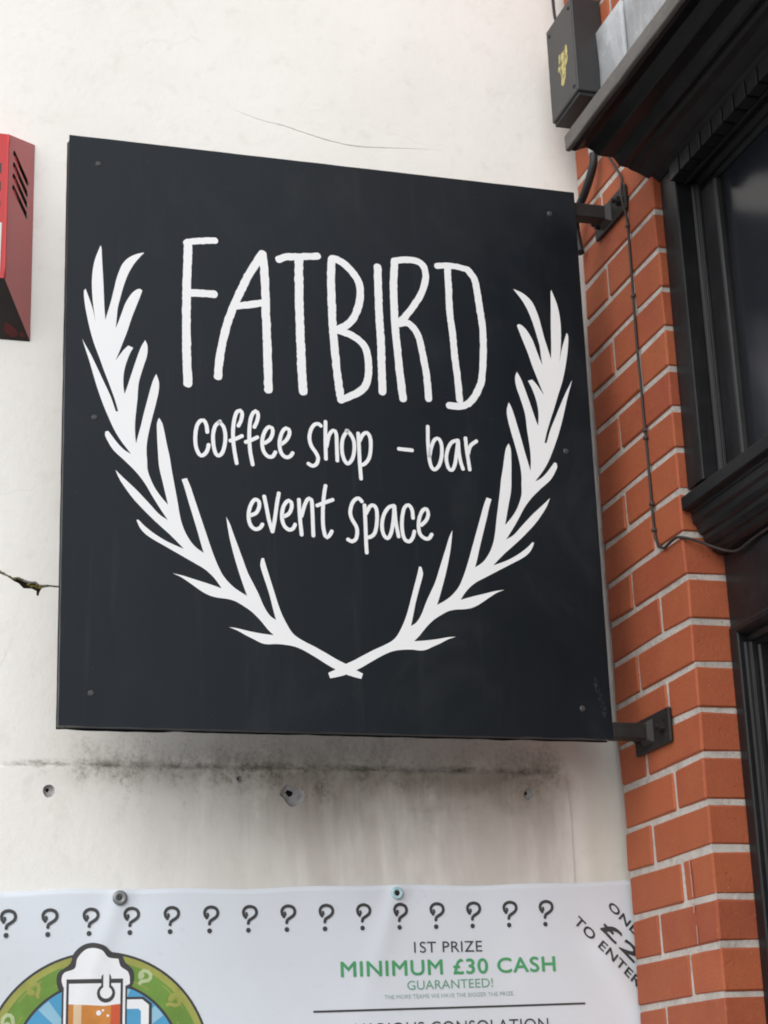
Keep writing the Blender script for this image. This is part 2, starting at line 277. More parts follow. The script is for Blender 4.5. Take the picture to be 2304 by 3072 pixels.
class Mat:
    def __init__(s, name, base=(.5, .5, .5), rough=.6, spec=.5, metal=0.0, world=False):
        s.world = world
        s.m = bpy.data.materials.new(name); s.m.use_nodes = True
        s.nt = s.m.node_tree
        s.b = s.nt.nodes['Principled BSDF']
        s.b.inputs['Base Color'].default_value = (*base, 1)
        s.b.inputs['Roughness'].default_value = rough
        s.b.inputs['Specular IOR Level'].default_value = spec
        s.b.inputs['Metallic'].default_value = metal
    def co(s, scale=(1, 1, 1)):
        if not hasattr(s, '_so'):
            s._so = s.nt.nodes.new('ShaderNodeNewGeometry').outputs['Position'] if s.world else s.nt.nodes.new('ShaderNodeTexCoord').outputs['Object']
        mp = s.nt.nodes.new('ShaderNodeMapping')
        mp.inputs['Scale'].default_value = scale
        s.nt.links.new(s._so, mp.inputs[0])
        return mp.outputs[0]
    def xyz(s):
        n = s.nt.nodes.new('ShaderNodeSeparateXYZ')
        s.nt.links.new(s.co(), n.inputs[0])
        return [X(s.nt, o) for o in n.outputs]
    def noise(s, scale, detail=4, rough=.55, stretch=(1, 1, 1), dist=0.0):
        n = s.nt.nodes.new('ShaderNodeTexNoise')
        n.inputs['Scale'].default_value = scale
        n.inputs['Detail'].default_value = detail
        n.inputs['Roughness'].default_value = rough
        n.inputs['Distortion'].default_value = dist
        s.nt.links.new(s.co(stretch), n.inputs['Vector'])
        return X(s.nt, n.outputs[0])
    def voro(s, scale, stretch=(1, 1, 1)):
        n = s.nt.nodes.new('ShaderNodeTexVoronoi')
        n.inputs['Scale'].default_value = scale
        s.nt.links.new(s.co(stretch), n.inputs['Vector'])
        return X(s.nt, n.outputs['Distance'])
    def rand(s):
        n = s.nt.nodes.new('ShaderNodeObjectInfo')
        return X(s.nt, n.outputs['Random'])
    def mix(s, fac, a, b):
        n = s.nt.nodes.new('ShaderNodeMix'); n.data_type = 'RGBA'
        if isinstance(fac, X): s.nt.links.new(fac.so, n.inputs[0])
        else: n.inputs[0].default_value = fac
        for i, c in ((6, a), (7, b)):
            if isinstance(c, tuple): n.inputs[i].default_value = (*c, 1)
            else: s.nt.links.new(c, n.inputs[i])
        return n.outputs[2]
    def color(s, so): s.nt.links.new(so, s.b.inputs['Base Color']); return s
    def rough(s, x): s.nt.links.new(x.so, s.b.inputs['Roughness']); return s
    def bump(s, x, strength=.3, dist=.002):
        n = s.nt.nodes.new('ShaderNodeBump')
        n.inputs['Strength'].default_value = strength
        n.inputs['Distance'].default_value = dist
        s.nt.links.new(x.so, n.inputs['Height'])
        s.nt.links.new(n.outputs[0], s.b.inputs['Normal'])
        return s

# ---------------------------------------------------------------- materials
def mat_render():
    """cream painted render with mould, rain streaks and hairline crazing (y, z in metres on the wall)"""
    M = Mat('cream_render', rough=.82, spec=.25)
    x, y, z = M.xyz()
    lz = z-(ZO+.424)
    n1 = M.noise(3.0, 5, .6)
    col = M.mix(n1.step(.35, .7), (.86, .855, .82), (.815, .808, .768))
    n2 = M.noise(22, 6, .65)
    col = M.mix(n2.step(.52, .75)*.28, col, (.62, .60, .54))
    # dust and rain runs on the old patch, strongest in the middle and to the right
    runs = M.noise(1.0, 6, .6, stretch=(1, 46, 3.2))
    runs2 = M.noise(1.0, 5, .6, stretch=(1, 12, 2.0), dist=.3)
    below = lz.step(.012, -.02)*lz.step(-.62, -.10)
    env = y.step(-.98, -.50)*(y+(M.noise(14, 3)-.5)*.05).step(-.028, -.085)
    dirt = below*env*(runs2.step(.25, .62)*.75+.25)
    col = M.mix(dirt*.74, col, (.47, .425, .385))
    blot = M.noise(6.5, 4, .6)
    dark = below*lz.step(-.17, -.02)*y.step(-.80, -.50)*y.step(-.05, -.16)*(runs.step(.36, .68)*.45+.55)*blot.step(.37, .56)
    col = M.mix(dark*.70, col, (.205, .175, .145))
    spot = M.noise(26, 8, .75, stretch=(1, 1, .62))
    fine = M.noise(120, 4, .7)
    # mould creeping up above the ledge
    up = lz.step(.120, -.02)*lz.step(-.06, .0)*y.step(-1.12, -.93)*y.step(-.03, -.09)
    big = M.noise(5.5, 3, .5)
    mo = up*(spot*.55+fine*.45+up*.10+big*.34-.17).step(.50, .76)
    col = M.mix(mo*.74, col, (.165, .150, .115))
    haze_ = lz.step(.10, .0)*lz.step(-.15, .0)*y.step(-.85, -.45)*y.step(-.03, -.12)
    col = M.mix(haze_*.38*(runs2.step(.2, .7)*.6+.4), col, (.36, .325, .26))
    smg = lz.abs().step(.060, .0)*y.step(-1.08, -.75)*y.step(-.05, -.12)*M.noise(9, 4, .6).step(.36, .66)
    col = M.mix(smg*.55, col, (.23, .205, .17))
    # the mossy line on the ledge itself
    wob = (M.noise(7, 3)-.5)*.016
    ln = (lz+wob*.55-.004).abs().step(.0105, .001)
    brk = M.noise(1.0, 6, .75, stretch=(1, 17, 40))
    col = M.mix(ln*brk.step(.38, .70)*y.step(-1.10, -1.02)*y.step(-.06, -.10)*.9, col, (.060, .060, .040))
    # mould on the patch just under the ledge
    un = lz.step(-.105, -.01)*lz.step(.006, -.004)*y.step(-1.0, -.80)*y.step(-.06, -.14)
    col = M.mix(un*(spot*.6+fine*.4+big*.3-.13).step(.54, .68)*.62*blot.step(.38, .60), col, (.085, .075, .058))
    # green tinge by the brick corner
    alg = y.step(-.055, -.005)*z.step(ZO+.75, ZO+.25)*(runs2.step(.2, .8)*.5+.5)
    col = M.mix(alg*.4, col, (.44, .41, .27))
    # fine crazing higher up
    v = M.nt.nodes.new('ShaderNodeTexVoronoi'); v.feature = 'DISTANCE_TO_EDGE'
    v.inputs['Scale'].default_value = 1.7
    nv = M.nt.nodes.new('ShaderNodeTexNoise'); nv.inputs['Scale'].default_value = 4; nv.inputs['Detail'].default_value = 5
    M.nt.links.new(M.co(), nv.inputs['Vector'])
    ad = M.nt.nodes.new('ShaderNodeVectorMath'); ad.operation = 'MULTIPLY_ADD'
    ad.inputs[1].default_value = (.5, .5, .5)
    M.nt.links.new(nv.outputs['Color'], ad.inputs[0]); M.nt.links.new(M.co((1, 1, 1.6)), ad.inputs[2])
    M.nt.links.new(ad.outputs[0], v.inputs['Vector'])
    ed = X(M.nt, v.outputs['Distance'])
    cr = ed.step(.006, .001)*M.noise(3.1, 3).step(.50, .62)
    col = M.mix(cr*.10, col, (.38, .35, .30))
    M.color(col)
    M.bump(M.noise(9, 5, .6)*.6+M.noise(70, 4, .6)*.35+M.noise(240, 2)*.12, .55, .004)
    return M.m

def mat_brick():
    M = Mat('red_brick', rough=.74, spec=.32, world=True)
    r = M.rand()
    base = M.mix(r, (.385, .100, .042), (.30, .068, .032))
    n = M.noise(11, 5, .6)
    base = M.mix(n.step(.35, .72)*.55, base, (.375, .112, .044))
    n2 = M.noise(4.5, 4, .6)
    base = M.mix(n2.step(.50, .74)*.42, base, (.215, .048, .028))
    f = M.noise(210, 4, .65)
    base = M.mix(f.step(.56, .72)*.5, base, (.15, .038, .024))
    base = M.mix(M.noise(140, 3, .6, stretch=(1, 1, .5)).step(.60, .74)*.35, base, (.43, .17, .09))
    sp = M.voro(70).step(.12, .04)*M.noise(13).step(.52, .62)
    base = M.mix(sp*.55, base, (.50, .33, .27))
    soot = M.noise(2.2, 6, .7, stretch=(1, 1, .55)).step(.50, .72)
    base = M.mix(soot*.16, base, (.10, .045, .034))
    M.color(base)
    pit = M.voro(120).step(.22, .06)*M.noise(30).step(.45, .6)
    M.bump(M.noise(120, 5, .7)*.6+M.noise(420, 3)*.25+n*.4-pit*.5, .7, .0028)
    return M.m

def mat_mortar():
    M = Mat('lime_mortar', rough=.9, spec=.2, world=True)
    n = M.noise(30, 5, .65)
    c = M.mix(n.step(.3, .7), (.56, .525, .49), (.46, .425, .39))
    c = M.mix(M.noise(160, 3).step(.55, .70)*.55, c, (.26, .23, .20))
    c = M.mix(M.noise(9, 6, .7).step(.48, .68)*.6, c, (.27, .245, .22))
    M.color(c)
    M.bump(M.noise(180, 5, .7), .8, .003)
    return M.m

def mat_dark_paint(name='black_gloss_paint', base=(.0095, .0100, .0112), lo=.26, hi=.5, worn=.25):
    M = Mat(name, base, spec=.31)
    n = M.noise(24, 5, .6)
    c = M.mix(n.step(.4, .75)*.5, base, tuple(b*1.7+.004 for b in base))
    d = M.noise(7, 6, .7, stretch=(1, 1, .5))
    c = M.mix(d.step(.60, .80)*worn, c, (.075, .072, .068))
    sp = M.voro(60).step(.07, .03)*M.noise(9).step(.52, .62)
    c = M.mix(sp*.55, c, (.16, .16, .17))
    M.color(c)
    M.rough(n*(hi-lo)+lo)
    M.bump(M.noise(46, 4, .6)*.4+M.noise(6, 2)*.5+M.noise(1.0, 4, .6, stretch=(90, 90, 7))*.35+M.noise(1.0, 4, .6, stretch=(7, 90, 90))*.25, .34, .003)
    return M.m

def mat_weathered():
    M = Mat('weathered_fascia', rough=.75, spec=.3)
    n = M.noise(11, 6, .65, stretch=(.35, 1, 1))
    c = M.mix(n.step(.3, .7), (.17, .158, .148), (.10, .092, .086))
    c = M.mix(M.noise(60, 4).step(.62, .74)*.5, c, (.27, .25, .23))
    M.color(c); M.bump(M.noise(60, 5, .7), .5, .003)
    return M.m

def mat_lead():
    M = Mat('weathered_lead', rough=.55, spec=.4)
    n = M.noise(8, 6, .65, stretch=(1, 1, .35), dist=.6)
    c = M.mix(n.step(.32, .66), (.50, .53, .56), (.27, .28, .29))
    c = M.mix(M.noise(40, 4, .7).step(.55, .75)*.5, c, (.66, .68, .70))
    M.color(c); M.bump(M.noise(14, 4), .35, .006)
    return M.m

def mat_panel():
    M = Mat('black_sign_panel', rough=.4, spec=.34)
    M.b.inputs['Specular Tint'].default_value = (.86, .94, 1.0, 1)
    n = M.noise(2.4, 3, .5)
    c = M.mix(n.step(.3, .7), (.0036, .0060, .0098), (.0030, .0048, .0074))
    dust = M.voro(42).step(.055, .02)*M.noise(6).step(.44, .56)
    c = M.mix(dust*.5, c, (.10, .11, .12))
    fine = M.noise(380, 2, .5)
    c = M.mix(fine.step(.55, .8)*.25, c, (.022, .026, .032))
    sm = M.noise(5, 5, .7, stretch=(1, 1, .6), dist=.8)
    st_ = M.noise(1.0, 5, .6, stretch=(38, 1, 2.2))
    c = M.mix(sm.step(.52, .78)*.14, c, (.06, .066, .074))
    c = M.mix(st_.step(.56, .74)*.10, c, (.07, .075, .08))
    M.color(c); M.rough(sm.step(.2, .8)*.20+.34+st_.step(.5, .75)*.06)
    M.bump(M.noise(300, 2), .08, .0006)
    return M.m

def mat_plain(name, base, rough=.6, spec=.4, var=.25, scale=20, bump=.15, metal=0.0):
    M = Mat(name, base, rough, spec, metal)
    n = M.noise(scale, 5, .6)
    M.color(M.mix(n.step(.35, .7)*var, base, tuple(b*.55 for b in base)))
    if bump: M.bump(M.noise(scale*6, 4, .65), bump, .0015)
    return M.m

def mat_alarm(name, base, fade, dirt):
    M = Mat(name, base, .55, .4)
    n = M.noise(7, 5, .65)
    c = M.mix(n.step(.3, .75)*.6, base, fade)
    c = M.mix(M.noise(38, 6, .75).step(.57, .70)*dirt, c, (.05, .022, .018))
    M.color(c); M.bump(M.noise(150, 4), .2, .001)
    return M.m

def mat_banner():
    M = Mat('white_vinyl', rough=.42, spec=.4)
    n = M.noise(2.2, 4, .55)
    c = M.mix(n.step(.3, .7), (.70, .755, .825), (.65, .695, .745))
    c = M.mix(M.noise(55, 4, .6).step(.6, .8)*.2, c, (.48, .49, .50))
    M.color(c)
    M.bump(M.noise(5, 3, .5)*1.0+M.noise(500, 2)*.02, .25, .006)
    return M.m

MR, MB, MM = mat_render(), mat_brick(), mat_mortar()
MD = mat_dark_paint()
MD2 = mat_dark_paint('black_frame_paint', (.0080, .0085, .0098), .30, .5, .07)
MW, ML, MP = mat_weathered(), mat_lead(), mat_panel()
M_EDGE = mat_plain('sign_edge', (.05, .052, .055), .55, .4, .5, 30)
M_VINYL = mat_plain('white_vinyl_lettering', (.86, .875, .89), .45, .4, .05, 9, .05)
M_IRON = mat_dark_paint('rusty_black_iron', (.016, .0145, .0138), .4, .65, .45)
M_SCREW = mat_plain('dull_screw', (.055, .056, .060), .5, .5, .4, 200, .1)
M_CABLE = mat_plain('black_cable', (.016, .016, .017), .5, .4, .3, 80, .1)
M_CABLE2 = mat_plain('grey_brown_cable', (.034, .027, .025), .6, .4, .5, 60, .1)
M_CLIP = mat_plain('cable_clip_plastic', (.06, .045, .04), .5, .4, .3, 60, .05)
M_LIGHT = mat_plain('pale_gland_plastic', (.55, .55, .53), .5, .4, .2, 60, .05)
M_CRACK = mat_plain('dark_crack_backing', (.035, .030, .018), .95, .1, .6, 180, .6)  # near-black core that backs the open cracks
M_MOSS = mat_plain('moss_rim', (.19, .155, .045), .95, .1, .6, 120, .6)
M_FILL = mat_plain('grey_filler', (.40, .395, .40), .9, .2, .5, 90, .6)
M_HOLE = mat_plain('hole_dark', (.03, .028, .026), .95, .1, .3, 120, .3)
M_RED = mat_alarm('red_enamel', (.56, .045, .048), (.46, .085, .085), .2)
M_RED2 = mat_alarm('faded_lightened_red', (.60, .19, .185), (.52, .20, .19), .04)  # faded red, base lightened further because the side catches little light
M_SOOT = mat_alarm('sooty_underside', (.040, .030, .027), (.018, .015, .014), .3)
M_PATCH = mat_alarm('flaked_red', (.12, .024, .022), (.08, .022, .022), .6)
M_LABEL = mat_plain('white_label', (.72, .73, .73), .5, .4, .1, 40, .05)
M_JBOX = mat_plain('grey_black_box', (.034, .035, .037), .42, .4, .35, 14, .1)
YM = Mat('worn_yellow_print', (.46, .39, .15), .6, .3)
YM.color(YM.mix(YM.noise(95, 4, .65).step(.50, .58)*.9, (.50, .43, .17), (.06, .058, .05)))
M_YEL = YM.m
M_BAN = mat_banner()
M_INK = mat_plain('dark_grey_ink', (.052, .052, .055), .5, .4, .3, 60, .0)
M_GRN = mat_plain('green_ink', (.075, .36, .15), .5, .4, .2, 60, .0)
M_GRN2 = mat_plain('pale_green_ink', (.17, .37, .25), .5, .4, .2, 60, .0)
M_GRN3 = mat_plain('faint_green_ink', (.34, .45, .41), .5, .4, .2, 60, .0)
M_RING = mat_plain('ring_green_ink', (.17, .32, .055), .5, .4, .5, 14, .0)
M_RINGY = mat_plain('ring_yellow_ink', (.36, .38, .09), .5, .4, .4, 30, .0)
M_RINGL = mat_plain('ring_pale_ink', (.50, .60, .33), .5, .4, .3, 30, .0)
M_BLUE = mat_plain('blue_ink', (.085, .36, .62), .5, .4, .25, 9, .0)
M_BLUEL = mat_plain('pale_blue_ink', (.30, .56, .72), .5, .4, .2, 9, .0)
M_FOAM = mat_plain('foam_white_ink', (.84, .86, .89), .5, .4, .08, 30, .0)
M_BEER = mat_plain('amber_ink', (.62, .25, .05), .5, .4, .4, 12, .0)
M_BEER2 = mat_plain('orange_red_ink', (.60, .10, .04), .5, .4, .3, 12, .0)
M_BEERL = mat_plain('pale_amber_ink', (.72, .55, .36), .5, .4, .2, 12, .0)
M_EYE = mat_plain('pale_blue_eyelet', (.42, .62, .68), .4, .5, .2, 60, .05)
M_EYE2 = mat_plain('grey_eyelet', (.23, .24, .25), .4, .5, .3, 60, .05, .4)
M_GROUND = mat_plain('grey_paving', (.30, .295, .285), .9, .3, .4, 3, .4)
M_DOOR = mat_dark_paint('black_door_paint', (.012, .0125, .014), .22, .4, .12)
M_ROOM = mat_plain('dark_room', (.055, .056, .060), .8, .2, .2, 3, .0)
G = Mat('smoked_glass', (.012, .014, .019), .17, .42)
M_GLASS = G.m

# ---------------------------------------------------------------- ground
gm = mesh('pavement', [(-40, -40, 0), (40, -40, 0), (40, 40, 0), (-40, 40, 0)], [(0, 1, 2, 3)], M_GROUND)
tag(gm, 'grey paved ground below the shopfront and the cream wall', 'pavement', kind='structure')

# ---------------------------------------------------------------- cream rendered wall
OW = (WALL_X, 0.0, 0.0)
wall = empty('rendered_wall', OW, 'cream painted rendered wall with mould stains and cracks behind the hanging sign', 'wall')
def wpt(y, z, d=0.0): return (WALL_X+d, y, z+ZO)
def jag_strip(pts, w0, w1, seed):
    """outline of a hairline crack, widest in the middle of its run"""
    P = catmull(pts, .006)
    top, bot = [], []
    n = len(P)
    for i, p in enumerate(P):
        k = i/(n-1)
        w = (w0+(w1-w0)*math.sin(math.pi*min(1, k*1.05))**.8)*(.75+.6*abs(noise.noise(Vector((p.x*90, p.y*90, seed)))))
        j = .0012*noise.noise(Vector((p.x*140, seed, 5)))
        top.append((p.x, p.y+j+w/2)); bot.append((p.x, p.y+j-w/2))
    return top+bot[::-1]
crack_hair = jag_strip([(-.665, 1.727), (-.61, 1.710), (-.569, 1.704), (-.528, 1.694), (-.486, 1.684), (-.445, 1.677), (-.403, 1.675), (-.36, 1.678), (-.303, 1.683), (-.238, 1.688)], .0003, .0019, 1)
crack_hair3 = jag_strip([(-1.047, .727), (-1.055, .69), (-1.062, .65), (-1.075, .61), (-1.10, .565)][::-1], .0003, .0007, 4)
crack_wide = [(-1.30, .80), (-1.20, .777), (-1.13, .776), (-1.086, .7655), (-1.077, .7605), (-1.064, .7535), (-1.0525, .7545), (-1.046, .7515), (-1.034, .7475), (-1.024, .7480), (-1.017, .7425), (-1.002, .7430), (-.987, .7418), (-.965, .7405), (-.9645, .7385), (-.986, .7385), (-1.001, .7395), (-1.013, .7365), (-1.0165, .731), (-1.019, .7215), (-1.0225, .7235), (-1.0225, .7305), (-1.031, .7345), (-1.045, .7345), (-1.0535, .7430), (-1.062, .7470), (-1.073, .7545), (-1.086, .7595), (-1.13, .771), (-1.20, .772), (-1.30, .793)]
def blob(cy, cz, r, seed, n=18, amp=.22):
    return [(cy+r*(1+amp*noise.noise(Vector((math.cos(2*math.pi*i/n)*1.6, math.sin(2*math.pi*i/n)*1.6, seed*3.1))))*math.cos(2*math.pi*i/n),
             cz+r*(1+amp*noise.noise(Vector((math.cos(2*math.pi*i/n)*1.6, math.sin(2*math.pi*i/n)*1.6, seed*3.1+7))))*math.sin(2*math.pi*i/n)) for i in range(n)]
HOLES = [(-.995, .381, .0105, 1), (-.667, .406, .0055, 2), (-.574, .379, .0195, 3), (-.134, .386, .0095, 5)]
hole_loops = [blob(y, z, r, s, amp=.5 if r > .015 else .3) for y, z, r, s in HOLES]
Y0, Y1, Z0, Z1 = -4.2, 1.6, -ZO-.06, 4.6
def plate_front(outer, holes, d, depth):
    V, F = tess(outer, holes)
    W3 = [wpt(a, b, d) for a, b in V]
    base = len(W3)
    W3 += [wpt(a, b, d-depth) for a, b in V]
    k = 0
    for lp in [outer]+list(holes):
        n = len(lp)
        for i in range(n):
            a, b = k+i, k+(i+1) % n
            F.append((a, b, base+b, base+a))
        k += n
    return W3, F
V, F = plate_front([(Y0, Z0), (Y1, Z0), (Y1, Z1), (Y0, Z1)], [crack_hair, crack_hair3, crack_wide]+hole_loops, 0.0, .014)
mesh('render_coat', V, F, MR, wall, OW)
box('wall_core', WALL_X-.35, WALL_X-.0142, Y0+.002, Y1-.002, -.058, ZO+Z1-.002, M_CRACK, wall, OW)
# old patch of render standing a little proud, its top edge a mossy ledge
top = [(-1.55+i*.06, .4205+.0022*noise.noise(Vector((i*.9, 0, 3)))+(.0035 if i > 9 else 0)) for i in range(25)]
patch_out = [(-1.55, -.55), (-.058, -.55), (-.057, .10), (-.054, .25), (-.0535, .34), (-.0545, .385), (-.0605, .413), (-.069, .423)]+top[::-1]
patch_out = [q for q in patch_out if not (q[0] > -.07 and q in top)]
V, F = plate_front(patch_out, hole_loops, .0034, .0030)
mesh('render_patch', V, F, MR, wall, OW)
for (y, z, r, s), lp in zip(HOLES, hole_loops):
    V = [wpt(a, b, .0022) for a, b in lp]
    n = len(lp)
    V += [wpt(y+(a-y)*.72, z+(b-z)*.80, -.0022) for a, b in lp]
    c = (y-r*.18, z+r*.22)
    V += [wpt(c[0]+(a-y)*.30, c[1]+(b-z)*.30, -.0040) for a, b in lp]
    V += [wpt(c[0]+(a-y)*.24, c[1]+(b-z)*.24, -.0135) for a, b in lp]
    F = []
    for k in range(3):
        for i in range(n):
            F.append((k*n+i, k*n+(i+1) % n, (k+1)*n+(i+1) % n, (k+1)*n+i))
    F.append(tuple(range(3*n, 4*n)))
    o = mesh('filled_hole', V, F, M_FILL, wall, OW)
    o.data.materials.append(M_HOLE)
    for f in o.data.polygons:
        if f.index >= 2*n: f.material_index = 1
# crumbs of moss along the wide crack
def lump(name, cy, cz, d, r, mat, parent, off, sy=1.0, sz=1.0, seed=0):
    bm = bmesh.new()
    bmesh.ops.create_icosphere(bm, subdivisions=2, radius=r)
    for v in bm.verts:
        k = 1+.45*noise.noise(v.co/r*1.3+Vector((seed*5.1, 0, 0)))
        v.co = Vector((v.co.x*.55*k+WALL_X+d, v.co.y*sy*k+cy, v.co.z*sz*k+cz+ZO))
    return from_bm(name, bm, mat, parent, off, smooth=True)
bmj = []
rs = random.Random(3)
for i in range(46):
    t = rs.random()
    y = -1.10+.135*t
    zc = .7655-.018*min(1, t*1.9)-(.009 if t > .45 else 0)+.004*rs.uniform(-1, 1)
    bmj.append((y, zc, .0010+.0014*rs.random()))
bm = bmesh.new()
for i, (y, zc, r) in enumerate(bmj):
    m4 = Matrix.Translation((WALL_X-.0015, y, zc+ZO)) @ Matrix.Diagonal((.8, 1.5, .9, 1))
    bmesh.ops.create_icosphere(bm, subdivisions=1, radius=r, matrix=m4)
tag(from_bm('moss', bm, M_MOSS, wall, OW), kind='stuff')

# ---------------------------------------------------------------- brick pilaster and the brickwork above the cornice
OB = (-PIL/2, .1, 0.0)
bw = empty('brick_wall', OB, 'red brick pilaster with pale mortar joints beside the black shopfront', 'wall')
REC = .0028
box('mortar', -PIL+.003, -REC, REC, .55, .002, ZO+2.40, MM, bw, OB)
box('mortar', -REC+.0004, 2.4, REC, .50, ZO+1.51, ZO+2.40, MM, bw, OB)
MESHES = {}
def brick_mesh(w, d, h, var):
    key = (round(w, 4), round(d, 4), round(h, 4), var)
    if key in MESHES: return MESHES[key]
    bm = bmesh.new()
    bmesh.ops.create_cube(bm, size=1.0)
    for v in bm.verts:
        v.co = Vector((v.co.x*w, v.co.y*d, v.co.z*h))
        v.co += Vector((random.uniform(-1, 1)*.0016, random.uniform(-1, 1)*.0014, random.uniform(-1, 1)*.0015))
    bmesh.ops.bevel(bm, geom=bm.edges[:], offset=random.uniform(.0018, .0042), segments=1, affect='EDGES', profile=.5)
    bmesh.ops.recalc_face_normals(bm, faces=bm.faces)
    me = bpy.data.meshes.new('brick'); bm.to_mesh(me); bm.free()
    me.materials.append(MB)
    MESHES[key] = me
    return me
def brick(x0, x1, y0, y1, z0, z1):
    me = brick_mesh(x1-x0, y1-y0, z1-z0, random.randrange(9))
    o = link('brick', me, None, bw)
    o.location = ((x0+x1)/2-OB[0]+random.uniform(-1, 1)*.0006, (y0+y1)/2-OB[1]+random.uniform(-1, 1)*.0007, (z0+z1)/2-OB[2]+random.uniform(-1, 1)*.0005)
    o.rotation_euler = (random.uniform(-1, 1)*.002, random.uniform(-1, 1)*.003, random.uniform(-1, 1)*.003)
J = .0095
for i in range(-23, 31):
    z0, z1 = ZO+.075*i+J/2, ZO+.075*(i+1)-J/2
    if i % 2:
        brick(-PIL, -.2195-J/2, 0, .215, z0, z1)
        brick(-.2195+J/2, 0, 0, .1025, z0, z1)
    else:
        brick(-PIL, -.1125-J/2, 0, .1025, z0, z1)
        brick(-.1125+J/2, 0, 0, .215, z0, z1)
    if i >= 20:
        x = J
        if i % 2: brick(x, x+.105, 0, .1025, z0, z1); x += .105+J
        while x < .75:
            brick(x, x+.2155, 0, .1025, z0, z1); x += .2155+J
            
M_DRIP = mat_plain('pale_paint_run', (.50, .24, .19), .6, .3, .5, 200, .1)
for pts in DRIPS:
    V2, F = ribbon2d(pts, .0042, .006, .35, 3)
    mesh('paint_run', [(a, -.0022, b+ZO) for a, b in V2], F, M_DRIP, bw, OB)

# ---------------------------------------------------------------- black timber shopfront
OS = (.6, .08, 0.0)
sf = empty('timber_shopfront', OS, 'black painted timber shopfront with dentilled cornice right of the brick pilaster', 'shopfront')
XR = 2.4
def zz(p): return [(a, b+ZO) for a, b in p]
# cornice
lip = prism_x('cornice_lip', zz([(-.156, 1.457), (-.157, 1.486), (-.150, 1.489), (.0, 1.497), (.0, 1.478), (-.147, 1.470), (-.147, 1.4562)]), -.012, XR, MW, sf, OS, .0015, 60)
for v in lip.data.vertices:                                  # weather-beaten edge
    v.co.z += .0022*noise.noise(Vector((v.co.x*16, v.co.y*3, 2)))
    v.co.y += .0016*noise.noise(Vector((v.co.x*21, v.co.z*9, 8)))
prism_x('cornice_moulding', zz([(-.1465, 1.4585), (-.138, 1.4575), (-.128, 1.463), (-.116, 1.4675), (-.105, 1.462), (-.097, 1.455), (-.093, 1.4535), (-.066, 1.4535), (-.0645, 1.451), (-.056, 1.4385), (-.050, 1.4365), (-.040, 1.4365), (-.034, 1.432), (-.022, 1.4285), (-.003, 1.4195), (.004, 1.4165), (.013, 1.408), (.10, 1.405), (.10, 1.4775), (-.1465, 1.4695)]), -.010, XR-.002, MD, sf, OS, .0008)
# lead flashing dressed up the brick above the cornice
def flashing(x0, x1, zb=1.488):
    V, F = [], []
    nx, nz = 14, 10
    for i in range(nx+1):
        for k in range(nz+1):
            x = x0+(x1-x0)*i/nx; z = zb+(1.803-zb)*k/nz
            e = .0035*noise.noise(Vector((x*13, z*9, 1)))+(.006 if i == 0 else 0)
            V.append((x, -.0125+e-.0015, z+ZO+(.006*noise.noise(Vector((x*7, 3, 3))) if k == nz else 0)))
    m = len(V)
    V += [(a, -.0040, c) for a, b, c in V]
    for i in range(nx):
        for k in range(nz):
            a = i*(nz+1)+k
            F.append((a, a+nz+1, a+nz+2, a+1)); F.append((m+a, m+a+1, m+a+nz+2, m+a+nz+1))
    for i in range(nx):
        for k in (0, nz):
            a = i*(nz+1)+k; F.append((a, a+nz+1, m+a+nz+1, m+a))
    for k in range(nz):
        for i in (0, nx):
            a = i*(nz+1)+k; F.append((a, a+1, m+a+1, m+a))
    bm = bmesh.new()
    vs_ = [bm.verts.new(v) for v in V]
    for f in F: bm.faces.new([vs_[j] for j in f])
    o = from_bm('lead_flashing', bm, ML, sf, OS, smooth=True)
    return o
flashing(-.160, -.034, 1.60)
x = -.031
while x < XR-.3:
    flashing(x, x+.42); x += .423
# bed moulding, dentils, window head
prism_x('bed_moulding', zz([(.0285, 1.4048), (.0285, 1.372), (.034, 1.3705), (.040, 1.377), (.050, 1.3785), (.056, 1.370), (.063, 1.3685), (.068, 1.362), (.082, 1.3585), (.086, 1.352), (.098, 1.3500), (.11, 1.350), (.11, 1.4048)]), .0632, XR-.002, MD, sf, OS, .0008)
dm = None
x = .0665
while x < XR-.05:
    if dm is None:
        bm = bm_box(-.0178, .0178, -.0125, .0125, -.0165, .0140, .0012)
        bmesh.ops.recalc_face_normals(bm, faces=bm.faces)
        dm = bpy.data.meshes.new('dentil'); bm.to_mesh(dm); bm.free(); dm.materials.append(MD)
    o = link('dentil', dm, None, sf)
    o.location = (x+.0178-OS[0], .0155-OS[1], ZO+1.3905-OS[2])
    x += .0422
# window frame: outer post, stepped jamb, stile, glass
prism_z('frame_post', [(.0030, .0150), (.0605, .0150), (.0620, .0165), (.0620, .075), (.0030, .075)], ZO+.826, ZO+1.4075, MD2, sf, OS)
prism_z('jamb_bead', [(.0622, .0440), (.0660, .0425), (.0700, .0450), (.0715, .0490), (.0760, .0500), (.0770, .0540), (.0770, .075), (.0622, .075)], ZO+.826, ZO+1.371, MD2, sf, OS, .0006)
prism_z('window_stile', [(.0772, .0560), (.0815, .0535), (.128, .0535), (.1325, .0565), (.1345, .0640), (.1345, .085), (.0772, .085)], ZO+.826, ZO+1.3535, MD2, sf, OS)
prism_z('window_stile', [(1.60, .0535), (1.66, .0535), (1.66, .085), (1.60, .085)], ZO+.826, ZO+1.3535, MD2, sf, OS)
prism_z('frame_post', [(1.70, .015), (1.80, .015), (1.80, .075), (1.70, .075)], ZO+.826, ZO+1.3695, MD2, sf, OS)
prism_x('bottom_rail', zz([(.0540, .826), (.0540, .846), (.058, .852), (.066, .855), (.085, .855), (.085, .826)]), .1350, 1.5995, MD2, sf, OS)
box('window_pane', .128, 1.605, .0705, .0755, ZO+.848, ZO+1.360, M_GLASS, sf, OS)
